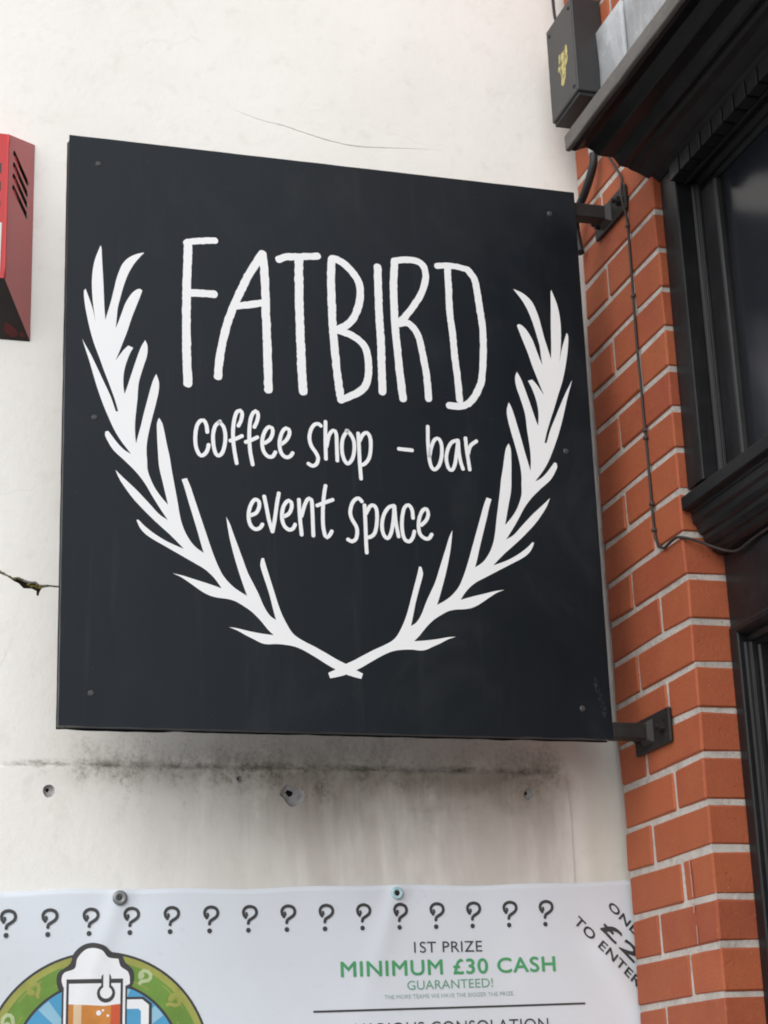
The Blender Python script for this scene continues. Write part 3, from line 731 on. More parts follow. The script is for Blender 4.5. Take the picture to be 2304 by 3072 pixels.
box('room_backing', .10, 1.68, .205, .210, ZO+.80, ZO+1.45, M_ROOM, sf, OS)  # added dark sheet standing in for the unlit room behind the pane
box('frame_back', .003, 1.699, .0862, .12, ZO+1.362, ZO+1.46, MD2, sf, OS)
box('frame_back', .003, .0766, .0862, .30, ZO+.80, ZO+1.361, MD2, sf, OS)
# sill and the corbelled moulding under it
prism_x('sill', zz([(.0005, .7885), (.0000, .8100), (.0040, .8130), (.053, .8255), (.10, .8255), (.10, .781), (.0165, .781), (.0150, .7860)]), .0040, XR-.002, MD2, sf, OS, .0012)
prism_x('sill_moulding', zz([(.0165, .7805), (.0175, .7665), (.0230, .7640), (.0255, .7540), (.0290, .7470), (.0345, .7450), (.0360, .7370), (.0410, .7285), (.0480, .7265), (.0500, .7195), (.0600, .7145), (.0690, .7125), (.10, .7125), (.10, .7805)]), .0042, XR-.002, MD, sf, OS, .0007)
# apron panel and the transom below it
box('apron_panel', .0032, XR-.002, .0700, .10, ZO+.5865, ZO+.7122, MD2, sf, OS, .0008)
prism_x('transom_moulding', zz([(.0640, .5750), (.0630, .5820), (.0660, .5862), (.110, .5862), (.110, .5480), (.1000, .5500), (.0930, .5560), (.0860, .5580), (.0820, .5660), (.0740, .5690)]), .0315, XR-.002, MD, sf, OS, .0007)
# door frame under the transom
prism_z('door_post', [(.0032, .0660), (.0290, .0660), (.0312, .0680), (.0312, .12), (.0032, .12)], .0, ZO+.5863, MD2, sf, OS, .0012)
prism_z('door_jamb_bead', [(.0314, .0760), (.0350, .0740), (.0385, .0765), (.0395, .0830), (.0430, .0845), (.0435, .0900), (.0435, .12), (.0314, .12)], .0, ZO+.556, MD2, sf, OS, .0006)
prism_z('door_jamb_bead', [(.0437, .0945), (.0480, .0930), (.0510, .0965), (.0510, .13), (.0437, .13)], .0, ZO+.550, MD2, sf, OS, .0006)
box('door_leaf', .0512, 1.2, .108, .14, .02, ZO+.549, M_DOOR, sf, OS, .001)
box('stall_riser', 1.2005, XR-.002, .0705, .14, .0, ZO+.5478, M_DOOR, sf, OS, .001)

# ---------------------------------------------------------------- the hanging sign
SU, SV, SN = Vector(SIGN_U), Vector(SIGN_V), Vector(SIGN_N)
sign = empty('hanging_sign', SIGN_O, 'square black hanging sign with white laurel and hand-drawn FATBIRD lettering', 'sign')
sign.matrix_world = Matrix((
    (SU.x, -SN.x, SV.x, SIGN_O[0]), (SU.y, -SN.y, SV.y, SIGN_O[1]), (SU.z, -SN.z, SV.z, SIGN_O[2]), (0, 0, 0, 1)))
# sign frame: x to the right along the face, y into the sign, z up
W, H = SIGN_W, SIGN_H
def panel(name, y0, y1, mat, seed):
    """thin facing board with slightly uneven lower and side edges"""
    out = []
    n = 60
    for i in range(n+1):
        t = i/n; out.append((t*W, .0016*noise.noise(Vector((t*22, seed, 0)))-(.0010 if .03 < t < .2 else 0)*seed*.2))
    for i in range(1, n+1):
        t = i/n; out.append((W+.0005*noise.noise(Vector((t*15, seed, 4))), t*H))
    for i in range(1, n+1):
        t = 1-i/n; out.append((t*W, H+.0004*noise.noise(Vector((t*20, seed, 7)))))
    for i in range(1, n):
        t = 1-i/n; out.append((.0006*noise.noise(Vector((t*25, seed, 9))), t*H))
    V2, F = tess(out)
    V = [(a, y0, b) for a, b in V2]; m = len(V)
    V += [(a, y1, b) for a, b in V2]
    F = list(F)+[tuple(m+j for j in reversed(f)) for f in F]
    for i in range(m): F.append((i, m+i, m+(i+1) % m, (i+1) % m))
    bm = bmesh.new()
    vv = [bm.verts.new(v) for v in V]
    for f in F:
        try: bm.faces.new([vv[j] for j in f])
        except ValueError: pass
    return from_bm(name, bm, mat, sign)
panel('front_panel', 0, .003, MP, 1.0)
panel('back_panel', .027, .030, MP, 5.0)
def frame_bar(a0, a1, b0, b1): box('edge_frame', a0, a1, .0033, .0267, b0, b1, M_EDGE, sign, None, .0008)
frame_bar(.0012, .012, .0015, H-.0015); frame_bar(W-.012, W-.0012, .0015, H-.0015)
frame_bar(.0122, W-.0122, .0020, .013); frame_bar(.0122, W-.0122, H-.013, H-.0020)
layer = [0]
def on_sign(name, shapes, mat, parent):
    """vinyl graphics, each stroke a hair above the last so that none share a plane"""
    V, F = [], []
    for V2, F2 in shapes:
        layer[0] += 1
        d = -.00035-.000012*(layer[0] % 40)
        b = len(V)
        V += [(v[0], d, v[1]) for v in V2]
        F += [tuple(b+j for j in f) for f in F2]
    return mesh(name, V, F, mat, parent)
def smooth_closed(pts, step=.004):
    """keep sharp tips and notches, round the rest a little"""
    n = len(pts); P = [Vector(p) for p in pts]; out = []
    sharp = []
    for i in range(n):
        a = P[i]-P[i-1]; b = P[(i+1) % n]-P[i]
        sharp.append(a.angle(b, 0) > 1.0)
    for i in range(n):
        p0, p1, p2, p3 = P[i-1], P[i], P[(i+1) % n], P[(i+2) % n]
        if sharp[i]: p0 = p1*2-p2
        if sharp[(i+1) % n]: p3 = p2*2-p1
        k = max(1, int((p2-p1).length/step))
        for j in range(k):
            t = j/k
            out.append(.5*((2*p1)+(p2-p0)*t+(2*p0-5*p1+4*p2-p3)*t*t+(3*p1-p0-3*p2+p3)*t**3))
    return [(v.x, v.y) for v in out]
lau = smooth_closed(LAUREL)
on_sign('laurel_branch', [tess(lau)], M_VINYL, sign)
on_sign('laurel_branch', [tess([(2*LAUREL_AXIS-a, b-.0008) for a, b in lau][::-1])], M_VINYL, sign)
for si, (ch, strokes) in enumerate(BIG):
    on_sign('letter_'+ch.lower(), [ribbon2d(pts, w_, .0045, .17, si*7+k) for k, (pts, w_) in enumerate(strokes)], M_VINYL, sign)
for si, (word, ch, strokes) in enumerate(SMALL):
    nm = 'hyphen' if ch == 'dash' else 'letter_'+ch
    on_sign(nm, [ribbon2d(pts, .0066, .003, .07, si*3+k) for k, pts in enumerate(strokes)], M_VINYL, sign)
for (a, b) in SIGN_SCREWS:
    bm = bmesh.new()
    bmesh.ops.create_cone(bm, cap_ends=True, segments=16, radius1=.0052, radius2=.0036, depth=.0016,
                          matrix=Matrix.Translation((a, -.0008, b)) @ Matrix.Rotation(math.pi/2, 4, 'X'))
    bmesh.ops.create_cone(bm, cap_ends=True, segments=10, radius1=.0018, radius2=.0018, depth=.0006,
                          matrix=Matrix.Translation((a, -.0018, b)) @ Matrix.Rotation(math.pi/2, 4, 'X'))
    from_bm('screw', bm, M_SCREW, sign)
rs = random.Random(5)
sc = []
P = catmull(SCUFF, .003)
for i, p in enumerate(P):
    for k in range(2):
        c = Vector(p)+Vector((rs.uniform(-.004, .004), rs.uniform(-.004, .004)))
        L_ = rs.uniform(.001, .006); wdt = rs.uniform(.0003, .0009)
        sc.append(ribbon2d([(c.x, c.y), (c.x+L_*.35, c.y-L_)], wdt, .004))
on_sign('scuff_mark', sc, M_SCREW, sign)
# brackets: an arm out of the sign's edge onto a plate bolted to the brick
inv = sign.matrix_world.inverted()
def bracket(za, zp0, zp1, xa):
    """arm height za, plate from zp0 to zp1 (metres above the datum)"""
    ys = SIGN_O[1]+W*SU.y
    bm = bm_box(xa-.0140, xa+.0140, ys+.0012, -.006, ZO+za-.0138, ZO+za+.0138, .002, 2)
    bm.transform(inv); arm = from_bm('bracket_arm', bm, M_IRON, sign)
    bm = bm_box(-.243, -.098, -.0085, -.0012, ZO+zp0, ZO+zp1, .0030, 2)
    bm.transform(inv); pl = from_bm('bracket_plate', bm, M_IRON, sign)
    for bx_ in (-.220, -.122):
        bm = bmesh.new()
        bmesh.ops.create_cone(bm, cap_ends=True, segments=6, radius1=.0105, radius2=.0100, depth=.009,
                              matrix=Matrix.Translation((bx_, -.0130, ZO+(zp0+zp1)/2)) @ Matrix.Rotation(math.pi/2, 4, 'X'))
        bmesh.ops.create_cone(bm, cap_ends=True, segments=12, radius1=.0050, radius2=.0045, depth=.012,
                              matrix=Matrix.Translation((bx_, -.0190, ZO+(zp0+zp1)/2)) @ Matrix.Rotation(math.pi/2, 4, 'X'))
        bm.transform(inv); from_bm('bolt', bm, M_IRON, pl)
    # weld fillet where the arm meets the plate
    bm = bmesh.new()
    bmesh.ops.create_cone(bm, cap_ends=True, segments=4, radius1=.0290, radius2=.0205, depth=.010,
                          matrix=Matrix.Translation((xa, -.0136, ZO+za)) @ Matrix.Rotation(math.pi/2, 4, 'X') @ Matrix.Rotation(math.pi/4, 4, 'Z'))
    bm.transform(inv); from_bm('weld', bm, M_IRON, pl)
bracket(1.4300, 1.4050, 1.4560, -.1810)
bracket(.4480, .4160, .4760, -.1810)

# ---------------------------------------------------------------- cables
OC = (-.25, 0, ZO+1.4)
cb = empty('power_cable', OC, 'thick black cable dropping from the cornice behind the upper sign bracket', 'cable')
tube('cable_sheath', [(-.200, -.012, ZO+1.70), (-.203, -.013, ZO+1.64), (-.206, -.014, ZO+1.588), (-.206, -.016, ZO+1.555), (-.222, -.020, ZO+1.527), (-.247, -.024, ZO+1.503), (-.272, -.026, ZO+1.488), (-.292, -.024, ZO+1.476), (-.3035, -.020, ZO+1.462), (-.3060, -.017, ZO+1.44), (-.3035, -.014, ZO+1.41)], .0082, M_CABLE, cb, OC, 10, .006)
tube('cable_gland', [(-.2055, -.0138, ZO+1.595), (-.2062, -.0146, ZO+1.573)], .0096, M_LIGHT, cb, OC, 12, .01)
OC2 = (-.10, 0, ZO+.75)
c2 = empty('thin_cable', OC2, 'thin brown cable clipped down the brick face and across under the sill', 'cable')
path = [(-.215, -.005, ZO+1.62), (-.190, -.005, ZO+1.585), (-.166, -.0045, ZO+1.552), (-.139, -.0045, ZO+1.514), (-.112, -.0045, ZO+1.472), (-.1035, -.013, ZO+1.436), (-.1035, -.006, ZO+1.395), (-.1035, -.004, ZO+1.372), (-.1045, -.004, ZO+1.272), (-.1075, -.004, ZO+1.146), (-.1050, -.004, ZO+1.06), (-.1035, -.004, ZO+.973), (-.1015, -.004, ZO+.869), (-.1005, -.004, ZO+.787), (-.089, -.0045, ZO+.758), (-.067, -.005, ZO+.744), (-.046, -.006, ZO+.7445), (-.027, -.006, ZO+.7460), (-.008, -.006, ZO+.7450), (.006, .003, ZO+.7400), (.012, .022, ZO+.733), (.022, .040, ZO+.7225), (.045, .056, ZO+.7085), (.075, .061, ZO+.7010), (.110, .0635, ZO+.7050), (.16, .0645, ZO+.7075), (.30, .0645, ZO+.7070), (.60, .0645, ZO+.7075)]
tube('cable_sheath', path, .0025, M_CABLE2, c2, OC2, 8, .006)
for (x_, z_) in [(-.1035, 1.372), (-.1050, 1.232), (-.1030, .972), (-.1025, .958), (-.1010, .835), (-.1005, .787)]:
    bm = bm_box(x_-.0052, x_+.0052, -.0078, -.0004, ZO+z_-.0035, ZO+z_+.0035, .0012)
    from_bm('cable_clip', bm, M_CLIP, c2, OC2)

# ---------------------------------------------------------------- black box with yellow print above the cornice
OJ = (-.215, 0, ZO+1.672)
jb = empty('junction_box', OJ, 'grey-black wall box with worn yellow print above the cornice end', 'box')
box('casing', -.284, -.1510, -.0620, -.0008, ZO+1.6745, ZO+1.8800, M_JBOX, jb, OJ, .003, 2)
box('base_flange', -.2795, -.1555, -.0575, -.0012, ZO+1.6660, ZO+1.6743, M_CABLE, jb, OJ, .001)
V2, F = tess([(a, b+ZO) for a, b in STICKER])
mesh('yellow_print', [(a, -.0624, b) for a, b in V2], F, M_YEL, jb, OJ)
for (x_, z_) in [(-.268, 1.862), (-.166, 1.862), (-.166, 1.69)]:
    bm = bmesh.new()
    bmesh.ops.create_cone(bm, cap_ends=True, segments=12, radius1=.0042, radius2=.0035, depth=.002,
                          matrix=Matrix.Translation((x_, -.0628, ZO+z_)) @ Matrix.Rotation(math.pi/2, 4, 'X'))
    from_bm('screw', bm, M_CABLE, jb, OJ)
tube('feed_cable', [(-.272, -.030, ZO+1.878), (-.290, -.030, ZO+1.90), (-.305, -.030, ZO+1.93), (-.3095, -.030, ZO+1.975), (-.311, -.028, ZO+2.10), (-.312, -.026, ZO+2.38)], .0032, M_CABLE, jb, OJ)

# ---------------------------------------------------------------- red alarm box on the cream wall
OA = (WALL_X, -1.25, ZO+1.2)
al = empty('alarm_box', OA, 'faded red bell alarm box with slotted side and sooty underside on the cream wall', 'alarm')
XF = -.380
yb0, yb1, zb0, zb1 = -1.452, -1.0445, 1.200, 1.601
yf0, yf1, zf0, zf1 = -1.398, -1.0990, 1.289, 1.579
Bk = [(WALL_X+.001, yb0, zb0), (WALL_X+.001, yb1, zb0), (WALL_X+.001, yb1, zb1), (WALL_X+.001, yb0, zb1)]
Fr = [(XF, yf0, zf0), (XF, yf1, zf0), (XF, yf1, zf1), (XF, yf0, zf1)]
up_ = lambda L: [(a, b, c+ZO) for a, b, c in L]
def quad_part(name, q, mat, thick=.0012):
    a, b, c, d = (Vector(v) for v in q)
    nrm = (b-a).cross(d-a).normalized()
    V = [a, b, c, d]+[v-nrm*thick for v in (a, b, c, d)]
    return mesh(name, V, [(0, 1, 2, 3), (7, 6, 5, 4), (0, 4, 5, 1), (1, 5, 6, 2), (2, 6, 7, 3), (3, 7, 4, 0)], mat, al, OA)
B, Fq = up_(Bk), up_(Fr)
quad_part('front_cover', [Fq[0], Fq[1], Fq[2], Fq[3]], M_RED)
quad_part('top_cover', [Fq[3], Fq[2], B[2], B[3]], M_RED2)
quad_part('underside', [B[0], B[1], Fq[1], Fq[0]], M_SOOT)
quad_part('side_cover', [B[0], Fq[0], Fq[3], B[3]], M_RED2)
# slotted right side: (s, t) with s 0 at the wall edge, 1 at the front edge, t in metres up
e0, e1 = Vector(B[1]), Vector(B[2]); g0, g1 = Vector(Fq[1]), Vector(Fq[2])
A0 = Vector((e0.x, e0.y, 0)); D0 = Vector((g0.x, g0.y, 0))-A0
def side(s, z, n=0.0):
    nn = Vector((D0.y, -D0.x, 0)).normalized()
    if nn.y < 0: nn = -nn
    p_ = A0+D0*s+nn*n
    return (p_.x, p_.y, z+ZO)
slots = []
for zfr, zbk in [(1.5465, 1.5105), (1.5230, 1.4870), (1.5000, 1.4650), (1.4765, 1.4430)]:
    slots.append([(.80, zfr+.0070), (.755, zfr+.0090), (.24, zbk+.0060), (.19, zbk-.001), (.24, zbk-.0085), (.755, zfr-.0050), (.815, zfr)])
V2, F = tess([(0, zb0), (1, zf0), (1, zf1), (0, zb1)], slots)
V = [side(s, z) for s, z in V2]
mesh('slotted_side', V, F, M_RED2, al, OA)
mesh('slot_backing', [side(s, z, -.010) for s, z in [(.04, 1.40), (.9, 1.40), (.9, 1.57), (.04, 1.57)]], [(0, 1, 2, 3)], M_HOLE, al, OA)
for sl in slots:
    a, b = sl[5], sl[4]
    b = (a[0]*.70+b[0]*.30, a[1]*.70+b[1]*.30)
    mesh('slot_lip', [side(b[0], b[1]), side(a[0], a[1]), side(a[0], a[1]+.0050, .0012), side(b[0], b[1]+.0015, .0006), side(b[0], b[1]-.001), side(a[0], a[1]-.001), side(a[0], a[1]+.0040, .0018), side(b[0], b[1]+.0006, .0010)],
         [(0, 1, 2, 3), (7, 6, 5, 4), (0, 4, 5, 1), (1, 5, 6, 2), (2, 6, 7, 3), (3, 7, 4, 0)], M_RED, al, OA)
# the cover's arris, brighter enamel
edge = [Vector(g1)+Vector((.0002, 0, -.001)), Vector(g0)+Vector((.0002, 0, .001))]
tube('cover_edge', [tuple(edge[0]), tuple((edge[0]+edge[1])/2), tuple(edge[1])], .0022, M_RED, al, OA, 8, .02)
lab = [(XF+.0006, -1.385, 1.300), (XF+.0006, -1.1075, 1.300), (XF+.0006, -1.1065, 1.398), (XF+.0006, -1.385, 1.398)]
mesh('white_label', up_(lab), [(0, 1, 2, 3)], M_LABEL, al, OA)
rs = random.Random(11)
for r_ in range(4):
    z_ = 1.378-.019*r_
    y_ = -1.37
    V, F = [], []
    while y_ < -1.115:
        wv = rs.uniform(.003, .007)
        b = len(V)
        V += up_([(XF+.0009, y_, z_), (XF+.0009, y_+wv, z_), (XF+.0009, y_+wv, z_+.008), (XF+.0009, y_, z_+.008)])
        F.append((b, b+1, b+2, b+3)); y_ += wv+rs.uniform(.002, .006)
    mesh('label_print', V, F, M_INK, al, OA)
for (z_, hgt) in [(1.498, .020), (1.462, .018), (1.430, .012)]:
    mesh('cover_print', up_([(XF+.0006, -1.37, z_), (XF+.0006, -1.1105, z_), (XF+.0006, -1.1105, z_+hgt), (XF+.0006, -1.37, z_+hgt)]), [(0, 1, 2, 3)], M_INK, al, OA)
Un = [(Vector(B[0])*.0), ]
def under(u_, v_):                                           # u across, v 0 at the wall, 1 at the front
    p0 = Vector(B[0])*(1-u_)+Vector(B[1])*u_; p1 = Vector(Fq[0])*(1-u_)+Vector(Fq[1])*u_
    q_ = p0*(1-v_)+p1*v_
    return q_+Vector((.0009, 0, -.0007))
for k, (u_, v_, r_) in enumerate([(.93, .16, .014), (.80, .12, .009), (.86, .55, .008), (.70, .3, .016), (.975, .10, .006)]):
    n = 12
    V = [under(u_+r_*2.2*math.cos(2*math.pi*i/n)*(1+.5*noise.noise(Vector((i*1.3, k, 0)))), v_+r_*8*math.sin(2*math.pi*i/n)*(1+.5*noise.noise(Vector((i*1.1, k, 5))))) for i in range(n)]
    mesh('flaked_paint', V, [tuple(range(n))], M_PATCH, al, OA)

# ---------------------------------------------------------------- the quiz banner
ON = (WALL_X, -.6, ZO-.3)
bn = empty('vinyl_banner', ON, 'white vinyl quiz banner with question marks and beer mug emblem below the sign', 'banner')
BY0, BY1, BZ0 = -1.42, .175, -.62
EYELETS = [(-.876, .2005), (-.391, .2085)]
def btop(y): return .2272+.0136*(y-.04)+.0016*math.sin(y*13+1)+.0010*math.sin(y*31)
def bwave(y, z):
    d = .0140+.0036*math.sin(y*7.3+z*3.0+.6)+.0030*math.sin(y*3.1-z*9.0)+.0014*math.sin(y*17+z*6.5+2)
    for ey, ez in EYELETS:
        r2 = ((y-ey)/.055)**2+((z-ez)/.045)**2
        d -= .0035*math.exp(-r2)
        fold = math.exp(-((y-ey+.35*(ez-z))/.018)**2)*math.exp(-max(0, ez-z)/.09)
        d += .0044*fold
    d += .0070*math.exp(-((y-(.02-(z-.05)*.55))/.03)**2)*(1 if z < .09 else math.exp(-((z-.09)/.03)**2))
    return min(d, .0235)
def bp(y, z, lift=0.0): return (WALL_X+bwave(y, z)+lift, y, z+ZO)
ny, nz = 200, 90
V, F = [], []
for i in range(ny+1):
    y = BY0+(BY1-BY0)*i/ny
    for k in range(nz+1):
        z = BZ0+(btop(y)-BZ0)*k/nz
        V.append(bp(y, z))
m = len(V)
V += [(x_-.0008, y_, z_) for x_, y_, z_ in V]
for i in range(ny):
    for k in range(nz):
        a = i*(nz+1)+k
        F.append((a, a+nz+1, a+nz+2, a+1)); F.append((m+a, m+a+1, m+a+nz+2, m+a+nz+1))
    a = i*(nz+1)+nz; F.append((a, a+nz+1, m+a+nz+1, m+a))
    a = i*(nz+1); F.append((a+nz+1, a, m+a, m+a+nz+1))
for k in range(nz):
    F.append((k, k+1, m+k+1, m+k)); a = ny*(nz+1)+k; F.append((a+1, a, m+a, m+a+1))
mesh('sheet', V, F, M_BAN, bn, ON, smooth=True)
blayer = [0]
def refine(V2, F2, lim=.011):
    """split the faces of a print evenly until they are small enough to follow the folds"""
    V2 = [Vector((v[0], v[1])) for v in V2]
    F2 = [t for f in F2 for t in [(f[0], f[i], f[i+1]) for i in range(1, len(f)-1)]]
    for _ in range(6):
        if max((V2[f[i]]-V2[f[i-1]]).length for f in F2 for i in range(3)) <= lim: break
        mid, out = {}, []
        def mp(a, b):
            k = (a, b) if a < b else (b, a)
            if k not in mid:
                V2.append((V2[a]+V2[b])/2); mid[k] = len(V2)-1
            return mid[k]
        for a, b, c in F2:
            if max((V2[a]-V2[b]).length, (V2[b]-V2[c]).length, (V2[c]-V2[a]).length) <= lim*.5 and len(F2) > 4000:
                out.append((a, b, c)); continue
            ab, bc, ca = mp(a, b), mp(b, c), mp(c, a)
            out += [(a, ab, ca), (ab, b, bc), (ca, bc, c), (ab, bc, ca)]
        F2 = out
    return V2, F2
def on_banner(name, shapes, mat, lift=None, parent=None):
    V, F = [], []
    for V2, F2 in shapes:
        V2, F2 = refine(V2, F2)
        blayer[0] += 1
        d = lift if lift is not None else .0009+.000015*(blayer[0] % 20)
        b = len(V)
        V += [bp(v[0], v[1], d) for v in V2]
        F += [tuple(b+j for j in f) for f in F2]
    return mesh(name, V, F, mat, parent or bn, ON)
# question marks along the top
QS = [(-.0125, .008), (-.0150, .0015), (-.0145, -.0045), (-.0085, -.0055), (-.0072, -.0005), (-.0085, .001)]
QM = [[(-.0085, .0105), (-.0115, .0145), (-.0125, .0200), (-.0090, .0262), (-.0010, .0288), (.0078, .0258), (.0105, .0190), (.0082, .0130), (.0020, .0085), (-.0030, .0050), (-.0042, .0005)],
      [(-.0092, .0115), (-.0060, .0145), (-.0070, .0175)]]
for k in range(-4, 15):
    cy = -.519+(k-8)*.0672
    cz = .1590+(cy+.519)*.0125
    sh = [ribbon2d([(cy+a, cz+b) for a, b in st], .0054 if j == 0 else .0042, .003) for j, st in enumerate(QM)]
    dot = [(cy-.0040+.0042*math.cos(2*math.pi*i/14), cz-.0108+.0042*math.sin(2*math.pi*i/14)) for i in range(14)]
    sh.append(tess(dot))
    on_banner('question_mark', sh, M_INK)
# set lettering
dg = None
def text_shape(body, y0, z0, y1, z1, cap, bold=0.0, sp=1.0):
    """text fitted from (y0, z0) to (y1, z1) on its base line, capital height cap"""
    cu = bpy.data.curves.new('t', 'FONT'); cu.body = body; cu.offset = bold; cu.space_character = sp
    cu.resolution_u = 5
    ob = bpy.data.objects.new('t', cu); COL.objects.link(ob)
    bpy.context.view_layer.update()
    me = bpy.data.meshes.new_from_object(ob.evaluated_get(bpy.context.evaluated_depsgraph_get()))
    vs_ = [v.co.copy() for v in me.vertices]; fs = [tuple(f.vertices) for f in me.polygons]
    bpy.data.objects.remove(ob); bpy.data.curves.remove(cu); bpy.data.meshes.remove(me)
    x0 = min(v.x for v in vs_); x1 = max(v.x for v in vs_); capu = .729
    d = Vector((y1-y0, z1-z0)); L_ = d.length; t = d/L_; n_ = Vector((-t.y, t.x))
    V2 = []
    for v in vs_:
        q_ = Vector((y0, z0))+t*((v.x-x0)/(x1-x0)*L_)+n_*(v.y/capu*cap)
        V2.append((q_.x, q_.y))
    return V2, fs
def bold_line(body, q, cap, e, mat):
    on_banner('printed_line', [text_shape(body, q[0]+a, q[1]+b, q[2]+a, q[3]+b, cap, 0, 1.08) for a, b in ((0, 0), (e, 0), (-e, 0), (0, e), (0, -e))], mat)
on_banner('printed_line', [text_shape('1ST PRIZE', -.3635, .1068, -.2385, .1078, .0195, 0, 1.05)], M_INK)
bold_line('MINIMUM \u00a330 CASH', (-.4960, .0678, -.1060, .0725), .0262, .0007, M_GRN)
on_banner('printed_line', [text_shape('GUARANTEED!', -.3785, .0445, -.2220, .0472, .0158, 0)], M_GRN2)
on_banner('printed_line', [text_shape('THE MORE TEAMS WE HAVE THE BIGGER THE PRIZE.', -.4205, .0296, -.1840, .0322, .0072, 0)], M_GRN3)
on_banner('printed_line', [text_shape('VARIOUS CONSOLATION', -.4745, -.0310, -.1250, -.0285, .0225, .0, 1.05)], M_INK)
def rule(y0, z0, y1, z1, w_):
    n = 30; V2 = []; F2 = []
    for i in range(n+1):
        t = i/n; y = y0+(y1-y0)*t; z = z0+(z1-z0)*t
        V2 += [(y, z+w_/2), (y, z-w_/2)]
    for i in range(n): F2.append((2*i+1, 2*i+3, 2*i+2, 2*i))
    return V2, F2
on_banner('printed_rule', [rule(-.5465, .0112, -.0550, .0158, .0033)], M_INK)
DX, DZ = math.cos(math.radians(-46)), math.sin(math.radians(-46))
def diag(body, y, z, L_, cap, e): bold_line(body, (y, z, y+DX*L_, z+DZ*L_), cap, e, M_INK)
diag('TO ENTER', -.0672, .1560, .159, .0172, .0006)
diag('\u00a32', -.0165, .1445, .084, .0240, .0012)
diag('ONLY', .0005, .1830, .090, .0142, .0007)
# emblem: ring, disc and beer mug
EC = (-.9095, -.0685)
def disc(r0, r1, n=96, m=6, a0=0, a1=2*math.pi):
    V2, F2 = [], []
    for i in range(n+1):
        a = a0+(a1-a0)*i/n
        for k in range(m+1):
            r = r0+(r1-r0)*k/m
            V2.append((EC[0]+r*1.02*math.cos(a), EC[1]+r*math.sin(a)))
    for i in range(n):
        for k in range(m):
            q_ = i*(m+1)+k
            F2.append((q_, q_+1, q_+m+2, q_+m+1))
    return V2, F2
em = on_banner('emblem', [disc(.0, .1825, m=16)], M_INK, .0008)
on_banner('ring', [disc(.1365, .1785)], M_RING, .0011, em)
on_banner('ring_border', [disc(.1680, .1785)], M_RINGY, .00114, em)
on_banner('inner_disc', [disc(.0, .1322, m=14)], M_BLUE, .0012, em)
for k in range(12):
    a = 2*math.pi*k/12+.12
    on_banner('ray', [disc(.02, .131, 4, 8, a, a+.16)], M_BLUEL, .0014, em)
for k in range(16):
    a = math.radians(90)+2*math.pi*k/16-.20
    on_banner('ring_line', [disc(.1435 if k % 2 else .1625, .1452 if k % 2 else .1640, 10, 1, a, a+.30)], M_RINGY, .00135, em)
    c = (EC[0]+1.02*.1555*math.cos(a+.1), EC[1]+.1555*math.sin(a+.1))
    rot = a+.1-math.pi/2
    st = [[(c[0]+(p_[0]*math.cos(rot)-p_[1]*math.sin(rot))*.80, c[1]+(p_[0]*math.sin(rot)+p_[1]*math.cos(rot))*.80) for p_ in [(q_[0], q_[1]-.012) for q_ in s_]] for s_ in QM]
    on_banner('ring_question_mark', [ribbon2d(s_, .0062, .004) for s_ in st], M_RINGL if k % 3 == 0 else M_RINGY, .0015, em)
def poly(pts): return tess([(EC[0]+a, EC[1]+b) for a, b in pts])
def stroke(pts, w_): return ribbon2d([(EC[0]+a, EC[1]+b) for a, b in pts], w_, .004)
# mug, in metres about the emblem's centre (a across, b up)
body_o = [(-.056, .146), (.044, .146), (.047, .140), (.047, -.10), (-.059, -.10), (-.059, .140)]
foam_o = [(-.0640, .121), (-.0680, .134), (-.0650, .150), (-.0470, .163), (-.0410, .180), (-.0270, .1925), (-.0100, .1965), (.0090, .1915), (.0210, .1815), (.0370, .1775), (.0430, .165), (.0560, .152), (.0580, .135), (.0520, .1225), (.0, .118)]
foam_i = [(-.0570, .126), (-.0600, .138), (-.0560, .149), (-.0390, .156), (-.0350, .172), (-.0230, .185), (-.0100, .188), (.0050, .184), (.0150, .173), (.0320, .170), (.0360, .158), (.0480, .149), (.0510, .136), (.0450, .127), (-.01, .124)]
on_banner('mug_outline', [poly(body_o), poly([(.044, .109), (.074, .109), (.088, .098), (.088, -.03), (.044, -.03)])], M_INK, .0017, em)
on_banner('mug_handle', [poly([(.047, .105), (.072, .105), (.083, .096), (.083, -.025), (.047, -.025)])], M_FOAM, .0018, em)
on_banner('mug_handle_gap', [poly([(.047, .090), (.066, .090), (.070, .086), (.070, -.012), (.047, -.012)])], M_BLUE, .0019, em)
on_banner('foam_outline', [tess([(EC[0]+a, EC[1]+b) for a, b in smooth_closed(foam_o, .003)])], M_INK, .0018, em)
on_banner('foam', [tess([(EC[0]+a, EC[1]+b) for a, b in smooth_closed(foam_i, .003)])], M_FOAM, .0020, em)
on_banner('mug_glass', [poly([(-.0560, .138), (-.0540, .1425), (.0420, .1425), (.0440, .138), (.0440, -.096), (-.0560, -.096)])], M_FOAM, .0021, em)
on_banner('mug_rim', [poly([(-.0520, .1385), (.0400, .1385), (.0400, -.092), (-.0520, -.092)])], M_INK, .0022, em)
on_banner('beer_head', [poly([(-.0480, .1315), (.0360, .1315), (.0360, .092), (-.0480, .092)])], M_FOAM, .0023, em)
on_banner('beer', [poly([(-.0480, .0990), (-.020, .0975), (.010, .0955), (.0360, .0985), (.0360, -.088), (-.0480, -.088)])], M_BEER, .0024, em)
on_banner('beer_shade', [poly([(.0210, .0965), (.0360, .0980), (.0360, -.088), (.0180, -.088)])], M_BEER2, .00245, em)
on_banner('beer_shine', [poly([(-.0400, .0985), (-.0270, .0978), (-.0270, -.085), (-.0400, -.085)])], M_BEERL, .00245, em)
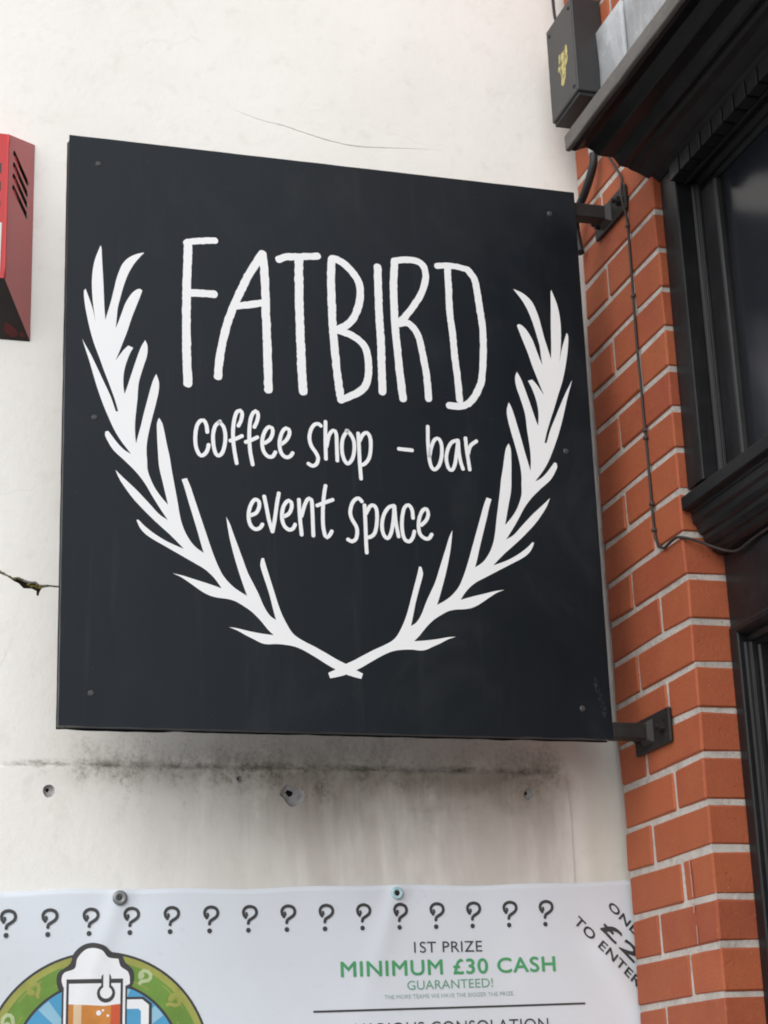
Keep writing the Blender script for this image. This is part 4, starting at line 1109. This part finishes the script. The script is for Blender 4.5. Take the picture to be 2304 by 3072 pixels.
on_banner('drip_outline', [stroke([(.0125, .140), (.0125, .122)], .0165), tess([(EC[0]+.0125+.0150*math.cos(2*math.pi*i/18), EC[1]+.1155+.0150*math.sin(2*math.pi*i/18)) for i in range(18)])], M_INK, .0025, em)
on_banner('drip', [stroke([(.0125, .150), (.0125, .122)], .0095), tess([(EC[0]+.0125+.0100*math.cos(2*math.pi*i/18), EC[1]+.1165+.0095*math.sin(2*math.pi*i/18)) for i in range(18)])], M_FOAM, .0026, em)
for (a, b, r_) in [(.0010, .0845, .0042), (.0080, .0885, .0020), (.0160, .0800, .0022)]:
    on_banner('bubble', [tess([(EC[0]+a+r_*math.cos(2*math.pi*i/12), EC[1]+b+r_*math.sin(2*math.pi*i/12)) for i in range(12)])], M_FOAM, .0026, em)
# eyelets
def eyelet(y, z, r1, r0, mat):
    V, F = [], []
    n = 28
    for i in range(n):
        a = 2*math.pi*i/n
        for r, h_ in ((r1, .0010), (r1*.93, .0026), ((r1+r0)/2, .0034), (r0*1.1, .0024), (r0, .0006)):
            V.append((WALL_X+bwave(y, z)+h_, y+r*math.cos(a), z+ZO+r*math.sin(a)))
    for i in range(n):
        for k in range(4):
            a = i*5+k; b = ((i+1) % n)*5+k
            F.append((a, b, b+1, a+1))
    e = mesh('eyelet', V, F, mat, bn, ON, smooth=True)
    bm = bmesh.new()
    bmesh.ops.create_uvsphere(bm, u_segments=12, v_segments=6, radius=r0*.98, matrix=Matrix.Translation((WALL_X+bwave(y, z)+.0004, y, z+ZO)) @ Matrix.Diagonal((.5, 1, 1, 1)))
    from_bm('fixing_screw', bm, M_HOLE if r0 > .004 else M_SCREW, e, ON, smooth=True)
eyelet(*EYELETS[0], .0125, .0036, M_EYE2)
eyelet(*EYELETS[1], .0112, .0046, M_EYE)

# the wall with its alarm and banner stands 30 mm behind the end of the brick pilaster, drawn at 97 % of the size set out above
for root, loc in ((wall, (-.3600, -.0380, .0454)), (al, (-.3600, -1.2526, 2.9312)), (bn, (-.3600, -.6210, 1.4737))):
    root.location = loc
    root.scale = (.97164,)*3
